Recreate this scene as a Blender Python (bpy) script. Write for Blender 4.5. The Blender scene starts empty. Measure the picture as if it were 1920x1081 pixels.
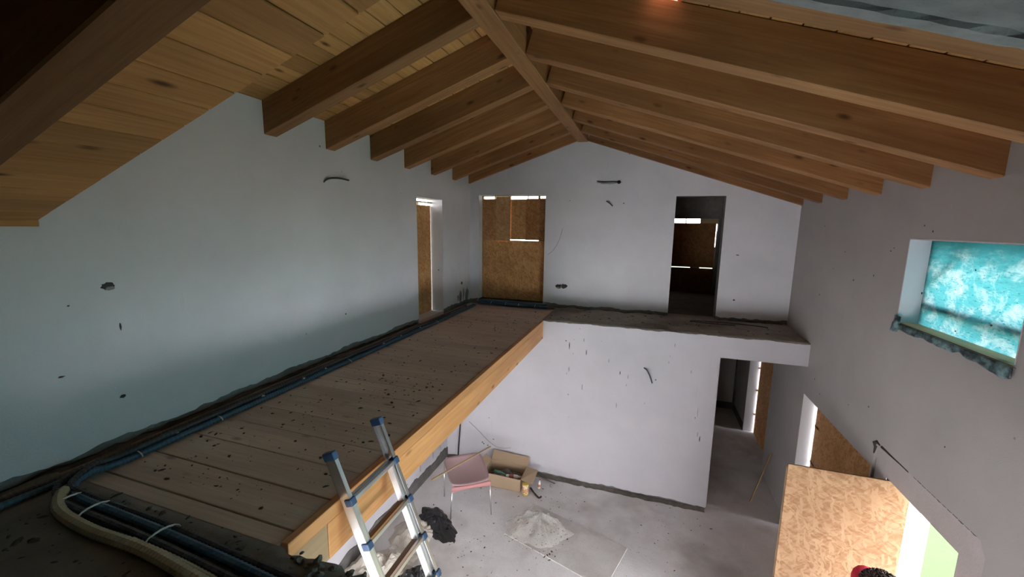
import bpy, bmesh, math, random
from mathutils import Vector, Matrix, noise as mnoise

R = random.Random(7)
C = bpy.context.scene.collection
SC = bpy.context.scene

# ------------------------------------------------------------------ camera
def look(yaw, pitch, roll):
    y, p, r = (math.radians(a) for a in (yaw, pitch, roll))
    F = Vector((-math.sin(y)*math.cos(p), math.cos(y)*math.cos(p), -math.sin(p)))
    X = Vector((math.cos(y), math.sin(y), 0)); U = X.cross(F)
    X2 = math.cos(r)*X + math.sin(r)*U; U2 = -math.sin(r)*X + math.cos(r)*U
    return Matrix((X2, U2, -F)).transposed()
cam_d = bpy.data.cameras.new('camera'); cam = bpy.data.objects.new('camera', cam_d); C.objects.link(cam)
CAM = Vector((3.455, -7.620, 1.568))
cam.matrix_world = Matrix.Translation(CAM) @ look(18.434, 8.831, 0.849).to_4x4()
cam_d.sensor_width = 36; cam_d.lens = 36*762.19/1920; cam_d.clip_start = .05
SC.camera = cam

# ------------------------------------------------------------------ world, sun, exposure
w = bpy.data.worlds.new('world'); SC.world = w; w.use_nodes = True
nt = w.node_tree; nt.nodes.clear()
wo = nt.nodes.new('ShaderNodeOutputWorld'); bg = nt.nodes.new('ShaderNodeBackground')
tc = nt.nodes.new('ShaderNodeTexCoord'); sx = nt.nodes.new('ShaderNodeSeparateXYZ')
rp = nt.nodes.new('ShaderNodeValToRGB')
rp.color_ramp.elements[0].position = 0.0; rp.color_ramp.elements[0].color = (1.0, .97, .97, 1)
rp.color_ramp.elements[1].position = 1.0; rp.color_ramp.elements[1].color = (.84, .88, 1.0, 1)
nt.links.new(tc.outputs['Generated'], sx.inputs[0]); nt.links.new(sx.outputs['Z'], rp.inputs[0])
nt.links.new(rp.outputs[0], bg.inputs[0]); nt.links.new(bg.outputs[0], wo.inputs[0])
bg.inputs[1].default_value = 4.0
sun_d = bpy.data.lights.new('sun', 'SUN'); sun_d.energy = 12.0; sun_d.angle = math.radians(3); sun_d.color = (1, .95, .88)
sun = bpy.data.objects.new('sun', sun_d); C.objects.link(sun); sun.location = (9, -9, 12)
sun.rotation_euler = Vector((.05, 1.0, -1.0)).to_track_quat('-Z', 'Y').to_euler()
vs = SC.view_settings; vs.view_transform = 'Standard'; vs.look = 'None'; vs.gamma = 1; vs.use_curve_mapping = False
vs.exposure = 1.92
SC.cycles.max_bounces = 10; SC.cycles.diffuse_bounces = 8; SC.cycles.transparent_max_bounces = 12
SC.cycles.sample_clamp_indirect = 12

# ------------------------------------------------------------------ constants (metres; gallery floor is z = 0)
W, H, G, XB, XR = 5.69, 2.863, 1.07, 1.842, 2.21
ZF = -H
SL, SR = .333, .336
def roofL(x): return 2.669 + SL*x
def roofR(x): return 2.237 + SR*(W-x)
def nz(x, y=0., z=0.): return mnoise.noise(Vector((x, y, z)))

# ------------------------------------------------------------------ materials
def mat(name, col, rough=.8, metal=0., spec=.5):
    m = bpy.data.materials.new(name); m.use_nodes = True
    b = m.node_tree.nodes['Principled BSDF']
    b.inputs['Base Color'].default_value = (*col, 1); b.inputs['Roughness'].default_value = rough
    b.inputs['Metallic'].default_value = metal; b.inputs['Specular IOR Level'].default_value = spec
    return m
def nodes(m): return m.node_tree.nodes, m.node_tree.links, m.node_tree.nodes['Principled BSDF']
def ramp(N, stops):
    r = N.new('ShaderNodeValToRGB'); cr = r.color_ramp
    while len(cr.elements) > 1: cr.elements.remove(cr.elements[-1])
    for i, (p, c) in enumerate(stops):
        e = cr.elements[0] if i == 0 else cr.elements.new(p)
        e.position = p; e.color = (*c, 1) if len(c) == 3 else c
    return r
def noise_n(N, L, vec, scale, detail=6, rough=.6, dist=0.):
    n = N.new('ShaderNodeTexNoise'); n.inputs['Scale'].default_value = scale; n.inputs['Detail'].default_value = detail
    n.inputs['Roughness'].default_value = rough; n.inputs['Distortion'].default_value = dist
    L.new(vec, n.inputs['Vector']); return n
def mapping(N, L, vec, scale=(1, 1, 1), loc=(0, 0, 0), rot=(0, 0, 0)):
    mp = N.new('ShaderNodeMapping'); mp.inputs['Scale'].default_value = scale; mp.inputs['Location'].default_value = loc
    mp.inputs['Rotation'].default_value = rot; L.new(vec, mp.inputs['Vector']); return mp.outputs[0]
def mixc(N, L, fac, a, b, mode='MIX'):
    x = N.new('ShaderNodeMix'); x.data_type = 'RGBA'; x.blend_type = mode
    if isinstance(fac, (int, float)): x.inputs[0].default_value = fac
    else: L.new(fac, x.inputs[0])
    for s, i in ((a, 6), (b, 7)):
        if isinstance(s, tuple): x.inputs[i].default_value = (*s, 1)
        else: L.new(s, x.inputs[i])
    return x.outputs[2]
def bump(N, L, b, h, strength=.3, dist=.01):
    k = N.new('ShaderNodeBump'); k.inputs['Strength'].default_value = strength; k.inputs['Distance'].default_value = dist
    L.new(h, k.inputs['Height']); L.new(k.outputs[0], b.inputs['Normal'])

def plaster_mat(name, base, stain=(.33, .33, .33), amt=.35):
    m = mat(name, base, .92, spec=.15); N, L, b = nodes(m)
    g = N.new('ShaderNodeNewGeometry'); v = g.outputs['Position']
    n1 = noise_n(N, L, v, 1.3, 5, .6); n2 = noise_n(N, L, v, 90, 3, .6)
    n3 = noise_n(N, L, mapping(N, L, v, (9, 9, 1.1)), 1.6, 4, .65)
    n4 = N.new('ShaderNodeTexVoronoi'); n4.inputs['Scale'].default_value = 2.3; L.new(v, n4.inputs['Vector'])
    c = mixc(N, L, ramp_out(N, L, n1.outputs[0], [(.35, (0, 0, 0)), (.75, (1, 1, 1))]), base, tuple(x*.88 for x in base))
    c = mixc(N, L, ramp_out(N, L, n3.outputs[0], [(.66, (0, 0, 0)), (.85, (amt, amt, amt))]), c, stain)
    c = mixc(N, L, ramp_out(N, L, n4.outputs['Distance'], [(.018, (1, 1, 1)), (.035, (0, 0, 0))]), c, (.12, .11, .10))
    L.new(c, b.inputs['Base Color']); bump(N, L, b, n2.outputs[0], .25, .004)
    return m
def ramp_out(N, L, src, stops):
    r = ramp(N, stops); L.new(src, r.inputs[0]); return r.outputs[0]

def concrete_mat(name, a, b_, dark, scale=2.2, rough=.9):
    m = mat(name, a, rough, spec=.2); N, L, b = nodes(m)
    v = N.new('ShaderNodeNewGeometry').outputs['Position']
    n1 = noise_n(N, L, v, scale, 8, .62, .4); n2 = noise_n(N, L, v, 38, 5, .7); n3 = noise_n(N, L, v, .75, 4, .6)
    c = mixc(N, L, ramp_out(N, L, n1.outputs[0], [(.32, (0, 0, 0)), (.68, (1, 1, 1))]), a, b_)
    c = mixc(N, L, ramp_out(N, L, n3.outputs[0], [(.5, (0, 0, 0)), (.72, (.75, .75, .75))]), c, dark)
    c = mixc(N, L, ramp_out(N, L, n2.outputs[0], [(.6, (0, 0, 0)), (.78, (.7, .7, .7))]), c, dark)
    L.new(c, b.inputs['Base Color']); bump(N, L, b, n2.outputs[0], .5, .008)
    return m

def wood_mat(name, light, darkc, knot=(.09, .035, .012), rough=.6, knots=1., gs=1., var=(.78, 1.18)):
    """grain runs along each object's own X axis"""
    m = mat(name, light, rough, spec=.3); N, L, b = nodes(m)
    t = N.new('ShaderNodeTexCoord'); oi = N.new('ShaderNodeObjectInfo')
    cmb = N.new('ShaderNodeCombineXYZ'); mm = N.new('ShaderNodeMath'); mm.operation = 'MULTIPLY'; mm.inputs[1].default_value = 37.
    L.new(oi.outputs['Random'], mm.inputs[0])
    for i in range(3): L.new(mm.outputs[0], cmb.inputs[i])
    ad = N.new('ShaderNodeVectorMath'); ad.operation = 'ADD'; L.new(t.outputs['Object'], ad.inputs[0]); L.new(cmb.outputs[0], ad.inputs[1])
    v = ad.outputs[0]
    g1 = noise_n(N, L, mapping(N, L, v, (.9*gs, 22*gs, 22*gs)), 1.5, 5, .6, .6)
    g2 = noise_n(N, L, mapping(N, L, v, (2.5, 90, 90)), 1.2, 2, .5)
    g3 = noise_n(N, L, mapping(N, L, v, (.7, 3, 3)), 1.1, 3, .5)
    c = mixc(N, L, ramp_out(N, L, g1.outputs[0], [(.36, (0, 0, 0)), (.66, (1, 1, 1))]), light, darkc)
    c = mixc(N, L, ramp_out(N, L, g3.outputs[0], [(.35, (0, 0, 0)), (.75, (.8, .8, .8))]), c, tuple(x*.72 for x in darkc))
    c = mixc(N, L, ramp_out(N, L, g2.outputs[0], [(.5, (0, 0, 0)), (.8, (.35, .35, .35))]), c, tuple(x*.6 for x in darkc))
    vo = N.new('ShaderNodeTexVoronoi'); vo.inputs['Scale'].default_value = 1.; L.new(mapping(N, L, v, (2.6, 6.5, 6.5)), vo.inputs['Vector'])
    c = mixc(N, L, ramp_out(N, L, vo.outputs['Distance'], [(.05, (knots,)*3), (.17, (0, 0, 0))]), c, knot)
    hs = N.new('ShaderNodeHueSaturation'); L.new(c, hs.inputs['Color'])
    mr = N.new('ShaderNodeMapRange'); mr.inputs[3].default_value = var[0]; mr.inputs[4].default_value = var[1]
    L.new(oi.outputs['Random'], mr.inputs[0]); L.new(mr.outputs[0], hs.inputs['Value'])
    L.new(hs.outputs[0], b.inputs['Base Color']); bump(N, L, b, g2.outputs[0], .12, .003)
    return m

def osb_mat(name, light, mid, darkc):
    m = mat(name, mid, .75, spec=.25); N, L, b = nodes(m)
    t = N.new('ShaderNodeTexCoord'); oi = N.new('ShaderNodeObjectInfo')
    ad = N.new('ShaderNodeVectorMath'); ad.operation = 'ADD'; L.new(t.outputs['Object'], ad.inputs[0])
    cmb = N.new('ShaderNodeCombineXYZ'); mm = N.new('ShaderNodeMath'); mm.operation = 'MULTIPLY'; mm.inputs[1].default_value = 13.
    L.new(oi.outputs['Random'], mm.inputs[0])
    for i in range(3): L.new(mm.outputs[0], cmb.inputs[i])
    L.new(cmb.outputs[0], ad.inputs[1]); v0 = ad.outputs[0]
    wn = noise_n(N, L, v0, 7, 3, .5); wsc = N.new('ShaderNodeVectorMath'); wsc.operation = 'SCALE'; wsc.inputs['Scale'].default_value = .10
    L.new(wn.outputs['Color'], wsc.inputs[0]); a2 = N.new('ShaderNodeVectorMath'); a2.operation = 'ADD'
    L.new(v0, a2.inputs[0]); L.new(wsc.outputs[0], a2.inputs[1]); v = a2.outputs[0]
    outs = []
    for rot, sc, off in ((.5, (11, 50, 40), 0), (-.6, (13, 58, 40), 3.3), (1.35, (9, 42, 40), 7.1)):
        # board lies in its local XY plane
        vv = N.new('ShaderNodeTexVoronoi'); vv.inputs['Scale'].default_value = 1.
        mp = mapping(N, L, mapping(N, L, v, (1, 1, 1), (off, off, off), (0, 0, rot)), sc)
        L.new(mp, vv.inputs['Vector']); outs.append(vv.outputs['Color'])
    def chan(o):
        s = N.new('ShaderNodeSeparateColor'); L.new(o, s.inputs[0]); return s.outputs[0]
    k = chan(outs[0]); k2 = chan(outs[1]); k3 = chan(outs[2])
    c = mixc(N, L, ramp_out(N, L, k, [(.0, (0, 0, 0)), (1., (1, 1, 1))]), mid, light)
    c = mixc(N, L, ramp_out(N, L, k2, [(.45, (0, 0, 0)), (.6, (.5, .5, .5))]), c, mixc(N, L, k, darkc, mid))
    c = mixc(N, L, ramp_out(N, L, k3, [(.72, (0, 0, 0)), (.80, (.8, .8, .8))]), c, light)
    g = noise_n(N, L, v0, 2.2, 4, .6)
    c = mixc(N, L, ramp_out(N, L, g.outputs[0], [(.4, (0, 0, 0)), (.8, (.6, .6, .6))]), c, darkc)
    hs = N.new('ShaderNodeHueSaturation'); L.new(c, hs.inputs['Color']); mr = N.new('ShaderNodeMapRange'); mr.inputs[3].default_value = .70; mr.inputs[4].default_value = 1.2
    L.new(oi.outputs['Random'], mr.inputs[0]); L.new(mr.outputs[0], hs.inputs['Value'])
    L.new(hs.outputs[0], b.inputs['Base Color']); bump(N, L, b, k2, .15, .003)
    return m

M = {}
M['plaster'] = plaster_mat('white plaster', (.715, .715, .755))
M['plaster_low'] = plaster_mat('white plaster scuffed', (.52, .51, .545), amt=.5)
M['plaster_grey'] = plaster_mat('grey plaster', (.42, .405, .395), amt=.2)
M['band'] = concrete_mat('bare lintel band', (.43, .405, .395), (.48, .455, .445), (.31, .29, .28), 5)
M['raw'] = concrete_mat('raw wall concrete', (.16, .155, .15), (.25, .245, .23), (.06, .055, .05), 6)
M['slab'] = concrete_mat('dusty slab concrete', (.13, .12, .105), (.21, .195, .17), (.05, .045, .04), 3)
M['floor'] = concrete_mat('lower floor concrete', (.62, .605, .61), (.77, .76, .77), (.33, .295, .265), 1.6)
M['ledge'] = concrete_mat('ledge concrete', (.28, .265, .24), (.38, .36, .325), (.10, .095, .085), 5)
M['ringbeam'] = concrete_mat('board marked concrete', (.19, .20, .20), (.34, .35, .345), (.09, .095, .095), 4)
M['rafter'] = wood_mat('rafter pine', (.41, .205, .080), (.28, .125, .045))
M['plank'] = wood_mat('roof plank pine', (.66, .345, .125), (.50, .235, .075), rough=.7, knots=1.)
M['fresh'] = wood_mat('fresh glulam pine', (.84, .44, .175), (.69, .32, .115), knots=.8, rough=.5)
M['lath'] = wood_mat('lath pine', (.55, .40, .24), (.42, .28, .15), knots=.2)
M['sillwood'] = wood_mat('sill board pine', (.75, .56, .30), (.58, .40, .20), knots=.8)
M['deck'] = wood_mat('dusty deck plank', (.66, .54, .45), (.53, .43, .35), knot=(.08, .06, .045), rough=.9, knots=.5, var=(.93, 1.06))
M['osb'] = osb_mat('osb board', (.46, .29, .165), (.33, .18, .09), (.23, .11, .048))
M['osb_d'] = osb_mat('osb board pale', (.66, .41, .21), (.50, .28, .12), (.36, .175, .065))
M['osb_c'] = osb_mat('osb board dark', (.40, .20, .08), (.27, .125, .046), (.18, .075, .025))
M['osb_b'] = osb_mat('osb board weathered', (.60, .345, .15), (.44, .22, .082), (.30, .13, .042))
M['alu'] = mat('brushed aluminium', (.72, .74, .76), .32, 1.)
M['alu2'] = mat('dull aluminium', (.55, .55, .56), .45, .9)
M['tread'] = mat('dark rung tread', (.14, .11, .09), .7)
M['cap'] = mat('blue plastic cap', (.035, .085, .19), .42)
M['blue'] = mat('blue conduit plastic', (.03, .085, .145), .5)
M['blue2'] = mat('dusty blue conduit plastic', (.05, .10, .14), .6)
M['black'] = mat('black conduit plastic', (.025, .025, .03), .5)
M['brown'] = mat('grey brown conduit plastic', (.17, .14, .12), .7)
M['beige'] = mat('beige conduit plastic', (.38, .33, .22), .6)
M['tie'] = mat('pale plastic tie', (.62, .62, .60), .6)
M['pink'] = mat('dusty pink plastic', (.42, .285, .295), .7)
M['pinkrim'] = mat('red pink plastic edge', (.44, .20, .20), .6)
M['chrome'] = mat('dull chrome tube', (.55, .55, .56), .3, .9)
M['card'] = mat('brown cardboard', (.36, .26, .17), .85)
M['bag'] = mat('black plastic film', (.012, .012, .014), .35)
M['paper'] = mat('dusty beige paper sack', (.50, .46, .40), .85)
M['board'] = concrete_mat('dusty board', (.50, .475, .455), (.64, .62, .60), (.20, .175, .15), 2.2)
M['dirt'] = concrete_mat('crumbled dirt', (.09, .08, .07), (.16, .145, .13), (.04, .035, .03), 9)
M['crumb'] = mat('dark crumb', (.055, .043, .034), .95)
M['damp'] = concrete_mat('damp wall foot', (.085, .08, .078), (.15, .145, .14), (.035, .035, .035), 7)
M['green'] = mat('green bottle glass', (.10, .30, .20), .25)
M['white'] = mat('white plastic', (.72, .70, .68), .5)
M['redlab'] = mat('red brown label', (.40, .13, .09), .6)
M['yellow'] = mat('yellow tin lid', (.62, .42, .08), .45)
M['skin'] = mat('skin', (.42, .24, .16), .55)
M['shirt'] = mat('red cotton', (.55, .02, .045), .85)
M['jeans'] = mat('dark blue denim', (.03, .04, .07), .9)
M['hair'] = mat('dark brown curls', (.06, .032, .032), .5)
M['shoe'] = mat('black shoe', (.02, .02, .02), .6)
M['eye'] = mat('eye white', (.8, .8, .78), .3)
M['pave'] = concrete_mat('pale paving', (.68, .68, .70), (.76, .76, .77), (.6, .6, .6), 2)
M['outwall'] = mat('pale outdoor render', (.75, .76, .76), .9)
M['mortar'] = concrete_mat('grey mortar', (.24, .24, .24), (.34, .34, .34), (.09, .09, .09), 12)

# can label print
m = mat('printed tin label', (.6, .4, .25), .5); N, L, b = nodes(m)
t = N.new('ShaderNodeTexCoord'); n_ = noise_n(N, L, t.outputs['Object'], 35, 2, .5)
L.new(ramp_out(N, L, n_.outputs[0], [(.4, (.55, .22, .10)), (.5, (.62, .45, .22)), (.58, (.72, .66, .55))]), b.inputs['Base Color']); M['label'] = m
# grass
m = mat('grass', (.2, .4, .08), .9); N, L, b = nodes(m)
v = N.new('ShaderNodeNewGeometry').outputs['Position']
L.new(mixc(N, L, noise_n(N, L, v, 9, 6, .7).outputs[0], (.009, .030, .004), (.024, .060, .008)), b.inputs['Base Color']); M['grass'] = m
# clear film
m = mat('clear plastic film', (.72, .70, .66), .32); N, L, b = nodes(m)
b.inputs['Alpha'].default_value = .30; b.inputs['Specular IOR Level'].default_value = .5; M['film'] = m
# teal netting over the windows: light comes through it
def top_shade(N, L, src):
    # eave shade and scrunched net, painted in as a darker top of the netting
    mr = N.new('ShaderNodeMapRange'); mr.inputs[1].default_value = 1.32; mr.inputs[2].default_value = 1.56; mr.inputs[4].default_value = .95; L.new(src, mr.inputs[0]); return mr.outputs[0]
def net_mat(name, tint, pale, dark, clear):
    m = bpy.data.materials.new(name); m.use_nodes = True; N, L = m.node_tree.nodes, m.node_tree.links; N.clear()
    v = N.new('ShaderNodeNewGeometry').outputs['Position']
    n1 = noise_n(N, L, mapping(N, L, v, (1, 2.2, 2.6), (0, 3.1, .4)), 2.4, 10, .72, .3)
    n2 = noise_n(N, L, mapping(N, L, v, (1, 9, 60)), 2.0, 4, .6)
    n3 = N.new('ShaderNodeTexVoronoi'); n3.inputs['Scale'].default_value = 1.; L.new(mapping(N, L, v, (1, 17, 40)), n3.inputs['Vector'])
    c = mixc(N, L, ramp_out(N, L, n1.outputs[0], [(.47, (0, 0, 0)), (.66, (1, 1, 1))]), tint, pale)
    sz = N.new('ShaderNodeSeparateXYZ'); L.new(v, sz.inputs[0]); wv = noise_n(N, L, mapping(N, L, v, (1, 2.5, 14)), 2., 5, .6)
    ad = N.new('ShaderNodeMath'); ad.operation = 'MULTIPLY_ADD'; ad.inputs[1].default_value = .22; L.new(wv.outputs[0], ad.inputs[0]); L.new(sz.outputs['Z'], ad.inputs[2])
    c = mixc(N, L, ramp_out(N, L, ad.outputs[0], [(0, (0, 0, 0)), (.999, (0, 0, 0))]) if name.startswith('open') else top_shade(N, L, ad.outputs[0]), c, dark)
    c = mixc(N, L, ramp_out(N, L, n2.outputs[0], [(.52, (0, 0, 0)), (.72, (.55, .55, .55))]), c, dark)
    c = mixc(N, L, ramp_out(N, L, n3.outputs['Distance'], [(.10, (.7, .7, .7)), (.2, (0, 0, 0))]), c, dark)
    tr = N.new('ShaderNodeBsdfTranslucent'); df = N.new('ShaderNodeBsdfDiffuse'); tp = N.new('ShaderNodeBsdfTransparent')
    L.new(c, tr.inputs[0]); L.new(c, df.inputs[0]); L.new(c, tp.inputs[0])
    x1 = N.new('ShaderNodeMixShader'); x1.inputs[0].default_value = .12; L.new(tr.outputs[0], x1.inputs[1]); L.new(df.outputs[0], x1.inputs[2])
    x2 = N.new('ShaderNodeMixShader'); x2.inputs[0].default_value = clear; L.new(x1.outputs[0], x2.inputs[1]); L.new(tp.outputs[0], x2.inputs[2])
    o = N.new('ShaderNodeOutputMaterial'); L.new(x2.outputs[0], o.inputs[0]); return m
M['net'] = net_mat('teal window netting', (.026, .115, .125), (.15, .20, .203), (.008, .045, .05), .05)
M['net2'] = net_mat('open teal netting', (.30, .80, .84), (.75, .95, .96), (.12, .45, .48), .92)
# dark teal membrane
m = mat('dark teal membrane', (.05, .12, .13), .3); N, L, b = nodes(m)
v = N.new('ShaderNodeNewGeometry').outputs['Position']
L.new(mixc(N, L, ramp_out(N, L, noise_n(N, L, v, 14, 4, .6).outputs[0], [(.4, (0, 0, 0)), (.65, (1, 1, 1))]), (.015, .035, .04), (.22, .38, .40)), b.inputs['Base Color']); M['membrane'] = m

# ------------------------------------------------------------------ builders
def link(o, parent=None):
    C.objects.link(o)
    if parent is not None: o.parent = parent
    return o
def mesh(name, vs_, fs, m, parent=None, smooth=False):
    me = bpy.data.meshes.new(name); me.from_pydata([tuple(v) for v in vs_], [], fs); me.update()
    if isinstance(m, str): m = M[m]
    me.materials.append(m)
    if smooth:
        for p in me.polygons: p.use_smooth = True
    return link(bpy.data.objects.new(name, me), parent)
BF = [(0, 3, 2, 1), (4, 5, 6, 7), (0, 1, 5, 4), (1, 2, 6, 5), (2, 3, 7, 6), (3, 0, 4, 7)]
class MB:
    def __init__(s): s.v = []; s.f = []
    def add(s, v, f):
        n = len(s.v); s.v += [tuple(x) for x in v]; s.f += [tuple(i+n for i in q) for q in f]; return s
    def box(s, x0, x1, y0, y1, z0, z1):
        return s.add([(x0, y0, z0), (x1, y0, z0), (x1, y1, z0), (x0, y1, z0), (x0, y0, z1), (x1, y0, z1), (x1, y1, z1), (x0, y1, z1)], BF)
    def obox(s, c, X, Y, Z, a, b_, d):
        c = Vector(c); q = []
        for k in (-1, 1):
            for i, j in ((-1, -1), (1, -1), (1, 1), (-1, 1)): q.append(c + X*(i*a/2) + Y*(j*b_/2) + Z*(k*d/2))
        return s.add(q, BF)
    def prism(s, poly, axis, a0, a1):
        n = len(poly); e = lambda p, a: {0: (a, p[0], p[1]), 1: (p[0], a, p[1]), 2: (p[0], p[1], a)}[axis]
        vs_ = [e(p, a0) for p in poly]+[e(p, a1) for p in poly]
        fs = [tuple(range(n)), tuple(range(2*n-1, n-1, -1))]+[(i, i+n, (i+1) % n+n, (i+1) % n) for i in range(n)]
        return s.add(vs_, fs)
    def tube(s, pts, r, n=8, cap=True, ridge=None):
        pts = [Vector(p) for p in pts]; k = len(pts); base = len(s.v)
        rf = r if callable(r) else (lambda i: r)
        T0 = (pts[1]-pts[0]).normalized(); up = Vector((0, 0, 1)) if abs(T0.z) < .9 else Vector((1, 0, 0))
        nrm = T0.cross(up).normalized()
        for i, p in enumerate(pts):
            T = (pts[min(i+1, k-1)]-pts[max(i-1, 0)])
            T = T.normalized() if T.length > 1e-9 else T0
            nrm = (nrm - T*nrm.dot(T)).normalized(); bn = T.cross(nrm)
            for j in range(n):
                a = 2*math.pi*j/n; s.v.append(tuple(p+(nrm*math.cos(a)+bn*math.sin(a))*rf(i)))
        for i in range(k-1):
            for j in range(n):
                s.f.append((base+i*n+j, base+i*n+(j+1) % n, base+(i+1)*n+(j+1) % n, base+(i+1)*n+j))
        if cap: s.f.append(tuple(base+j for j in range(n-1, -1, -1))); s.f.append(tuple(base+(k-1)*n+j for j in range(n)))
        return s
    def lathe(s, prof, n=16, c=(0, 0, 0)):
        base = len(s.v); k = len(prof)
        for r, z in prof:
            for j in range(n):
                a = 2*math.pi*j/n; s.v.append((c[0]+r*math.cos(a), c[1]+r*math.sin(a), c[2]+z))
        for i in range(k-1):
            for j in range(n): s.f.append((base+i*n+j, base+i*n+(j+1) % n, base+(i+1)*n+(j+1) % n, base+(i+1)*n+j))
        s.f.append(tuple(base+j for j in range(n-1, -1, -1))); s.f.append(tuple(base+(k-1)*n+j for j in range(n)))
        return s
    def build(s, name, m, parent=None, smooth=False):
        o = mesh(name, s.v, s.f, m, parent, smooth); return o
def fix_normals(o):
    bm = bmesh.new(); bm.from_mesh(o.data); bmesh.ops.recalc_face_normals(bm, faces=bm.faces); bm.to_mesh(o.data); bm.free(); return o
def tag(o, label=None, cat=None, group=None, kind=None):
    if label: o['label'] = label
    if cat: o['category'] = cat
    if group: o['group'] = group
    if kind: o['kind'] = kind
    return o
def empty(name, loc, label=None, cat=None, group=None, kind=None):
    o = bpy.data.objects.new(name, None); o.location = loc; o.empty_display_size = .1; C.objects.link(o)
    bpy.context.view_layer.update()
    return tag(o, label, cat, group, kind)
def local(o, parent):
    """parent o keeping its world placement (parent is an unrotated empty)"""
    o.parent = parent; o.matrix_parent_inverse = Matrix.Translation(-Vector(parent.location)); return o
def structure(o, label): return tag(o, label, None, None, 'structure')
def bevel(o, wd=.004, seg=1):
    b = o.modifiers.new('bevel', 'BEVEL'); b.width = wd; b.segments = seg; b.limit_method = 'ANGLE'; return o
BMESH = {}
def beam(name, p0, p1, up, wd, ht, m, parent=None, bev=.006):
    """squared timber whose own X axis is its length; p0-p1 is the centre line of the lower face; up = its height direction"""
    p0, p1 = Vector(p0), Vector(p1); X = (p1-p0); ln = X.length; X.normalize()
    Z = Vector(up); Z = (Z - X*Z.dot(X)).normalized(); Y = Z.cross(X)
    b = MB().box(0, ln, -wd/2, wd/2, 0, ht)
    o = b.build(name, m)
    mw = Matrix((X, Y, Z)).transposed().to_4x4(); mw.translation = p0
    if parent is not None:
        o.parent = parent; o.matrix_parent_inverse = Matrix.Translation(-Vector(parent.location))
    o.matrix_basis = mw
    if bev: bevel(o, bev)
    return o
def rect_wall(b, axis, a0, a1, u0, u1, z0, z1, holes):
    us = sorted({u0, u1, *[q for h in holes for q in h[:2] if u0 < q < u1]}); zs = sorted({z0, z1, *[q for h in holes for q in h[2:] if z0 < q < z1]})
    for i in range(len(us)-1):
        # merge vertically where possible
        run = None
        for j in range(len(zs)-1):
            uc, zc = (us[i]+us[i+1])/2, (zs[j]+zs[j+1])/2
            solid = not any(h[0] < uc < h[1] and h[2] < zc < h[3] for h in holes)
            if solid: run = (run[0], zs[j+1]) if run else (zs[j], zs[j+1])
            if run and (not solid or j == len(zs)-2):
                if axis == 0: b.box(a0, a1, us[i], us[i+1], *run)
                else: b.box(us[i], us[i+1], a0, a1, *run)
                run = None
    return b
def jag_sheet(b, axis, face, back, u0, u1, zlo, zhi, step=.035):
    """plaster layer: front face at `face`, thickness to `back`; zlo / zhi may be functions of u (ragged edge)"""
    lo = zlo if callable(zlo) else (lambda u: zlo); hi = zhi if callable(zhi) else (lambda u: zhi)
    n = max(1, int(abs(u1-u0)/step)); v = []; f = []
    for i in range(n+1):
        u = u0+(u1-u0)*i/n
        for a, z in ((face, lo(u)), (face, hi(u)), (back, lo(u)), (back, hi(u))):
            v.append((a, u, z) if axis == 0 else (u, a, z))
    for i in range(n):
        q = 4*i; f += [(q, q+4, q+5, q+1), (q, q+2, q+6, q+4), (q+1, q+5, q+7, q+3)]
    f += [(0, 1, 3, 2), (4*n, 4*n+2, 4*n+3, 4*n+1)]
    b.add(v, f); return b
def jag(base, amp, s, fr=1.):
    return lambda u: base + amp*(nz(u*3.1*fr+s, s*2.7) + .55*nz(u*11*fr+s, 5.1+s) + .3*nz(u*37*fr, s))

# ================================================================== THE SETTING
# ---- left wall (x = 0), opening to a boarded window
LD = (-2.005, -1.157, 0., 1.997)
b = MB(); rect_wall(b, 0, -.30, -.014, -9.7, .3, -.04, 2.669, [LD])
wl = structure(b.build('wall_left', 'raw'), 'long white plastered left wall above the gallery deck')
p = MB(); jl = jag(.055, .03, 1.3)
for u0, u1 in ((-9.6, -2.005), (-1.157, 0.)): jag_sheet(p, 0, 0., -.014, u0, u1, jl, 2.668)
jag_sheet(p, 0, 0., -.014, -2.005, -1.157, 1.997, 2.668)
fix_normals(p.build('plaster_layer', 'plaster', wl))
p = MB()
p.box(-.295, -.0, LD[1]-.01, LD[1]+.002, .0, 1.997).box(-.295, 0, LD[0]-.002, LD[0]+.01, .0, 1.997).box(-.295, 0, LD[0], LD[1], 1.987, 1.999)
p.box(-.29, -.0, LD[0], LD[1], -.03, .015)
p.build('reveal', 'plaster', wl)
b = MB(); rect_wall(b, 0, -.3, 0., -9.7, 3.4, ZF-.1, -.04, [])
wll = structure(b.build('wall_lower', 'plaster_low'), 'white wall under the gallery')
p = MB(); jag_sheet(p, 0, .014, 0., -8, -1.08, ZF, jag(ZF+.19, .05, 4.4))
fix_normals(p.build('damp_foot', 'damp', wll))
for y_ in (-1.33, -1.62, -2.05, -2.5):
    p = MB().tube([(.004, y_, -.5), (.006, y_+.01, -1.6), (.004, y_-.01, -2.6)], .006, 5); p.build('plaster_seam', 'mortar', wll)

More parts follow.
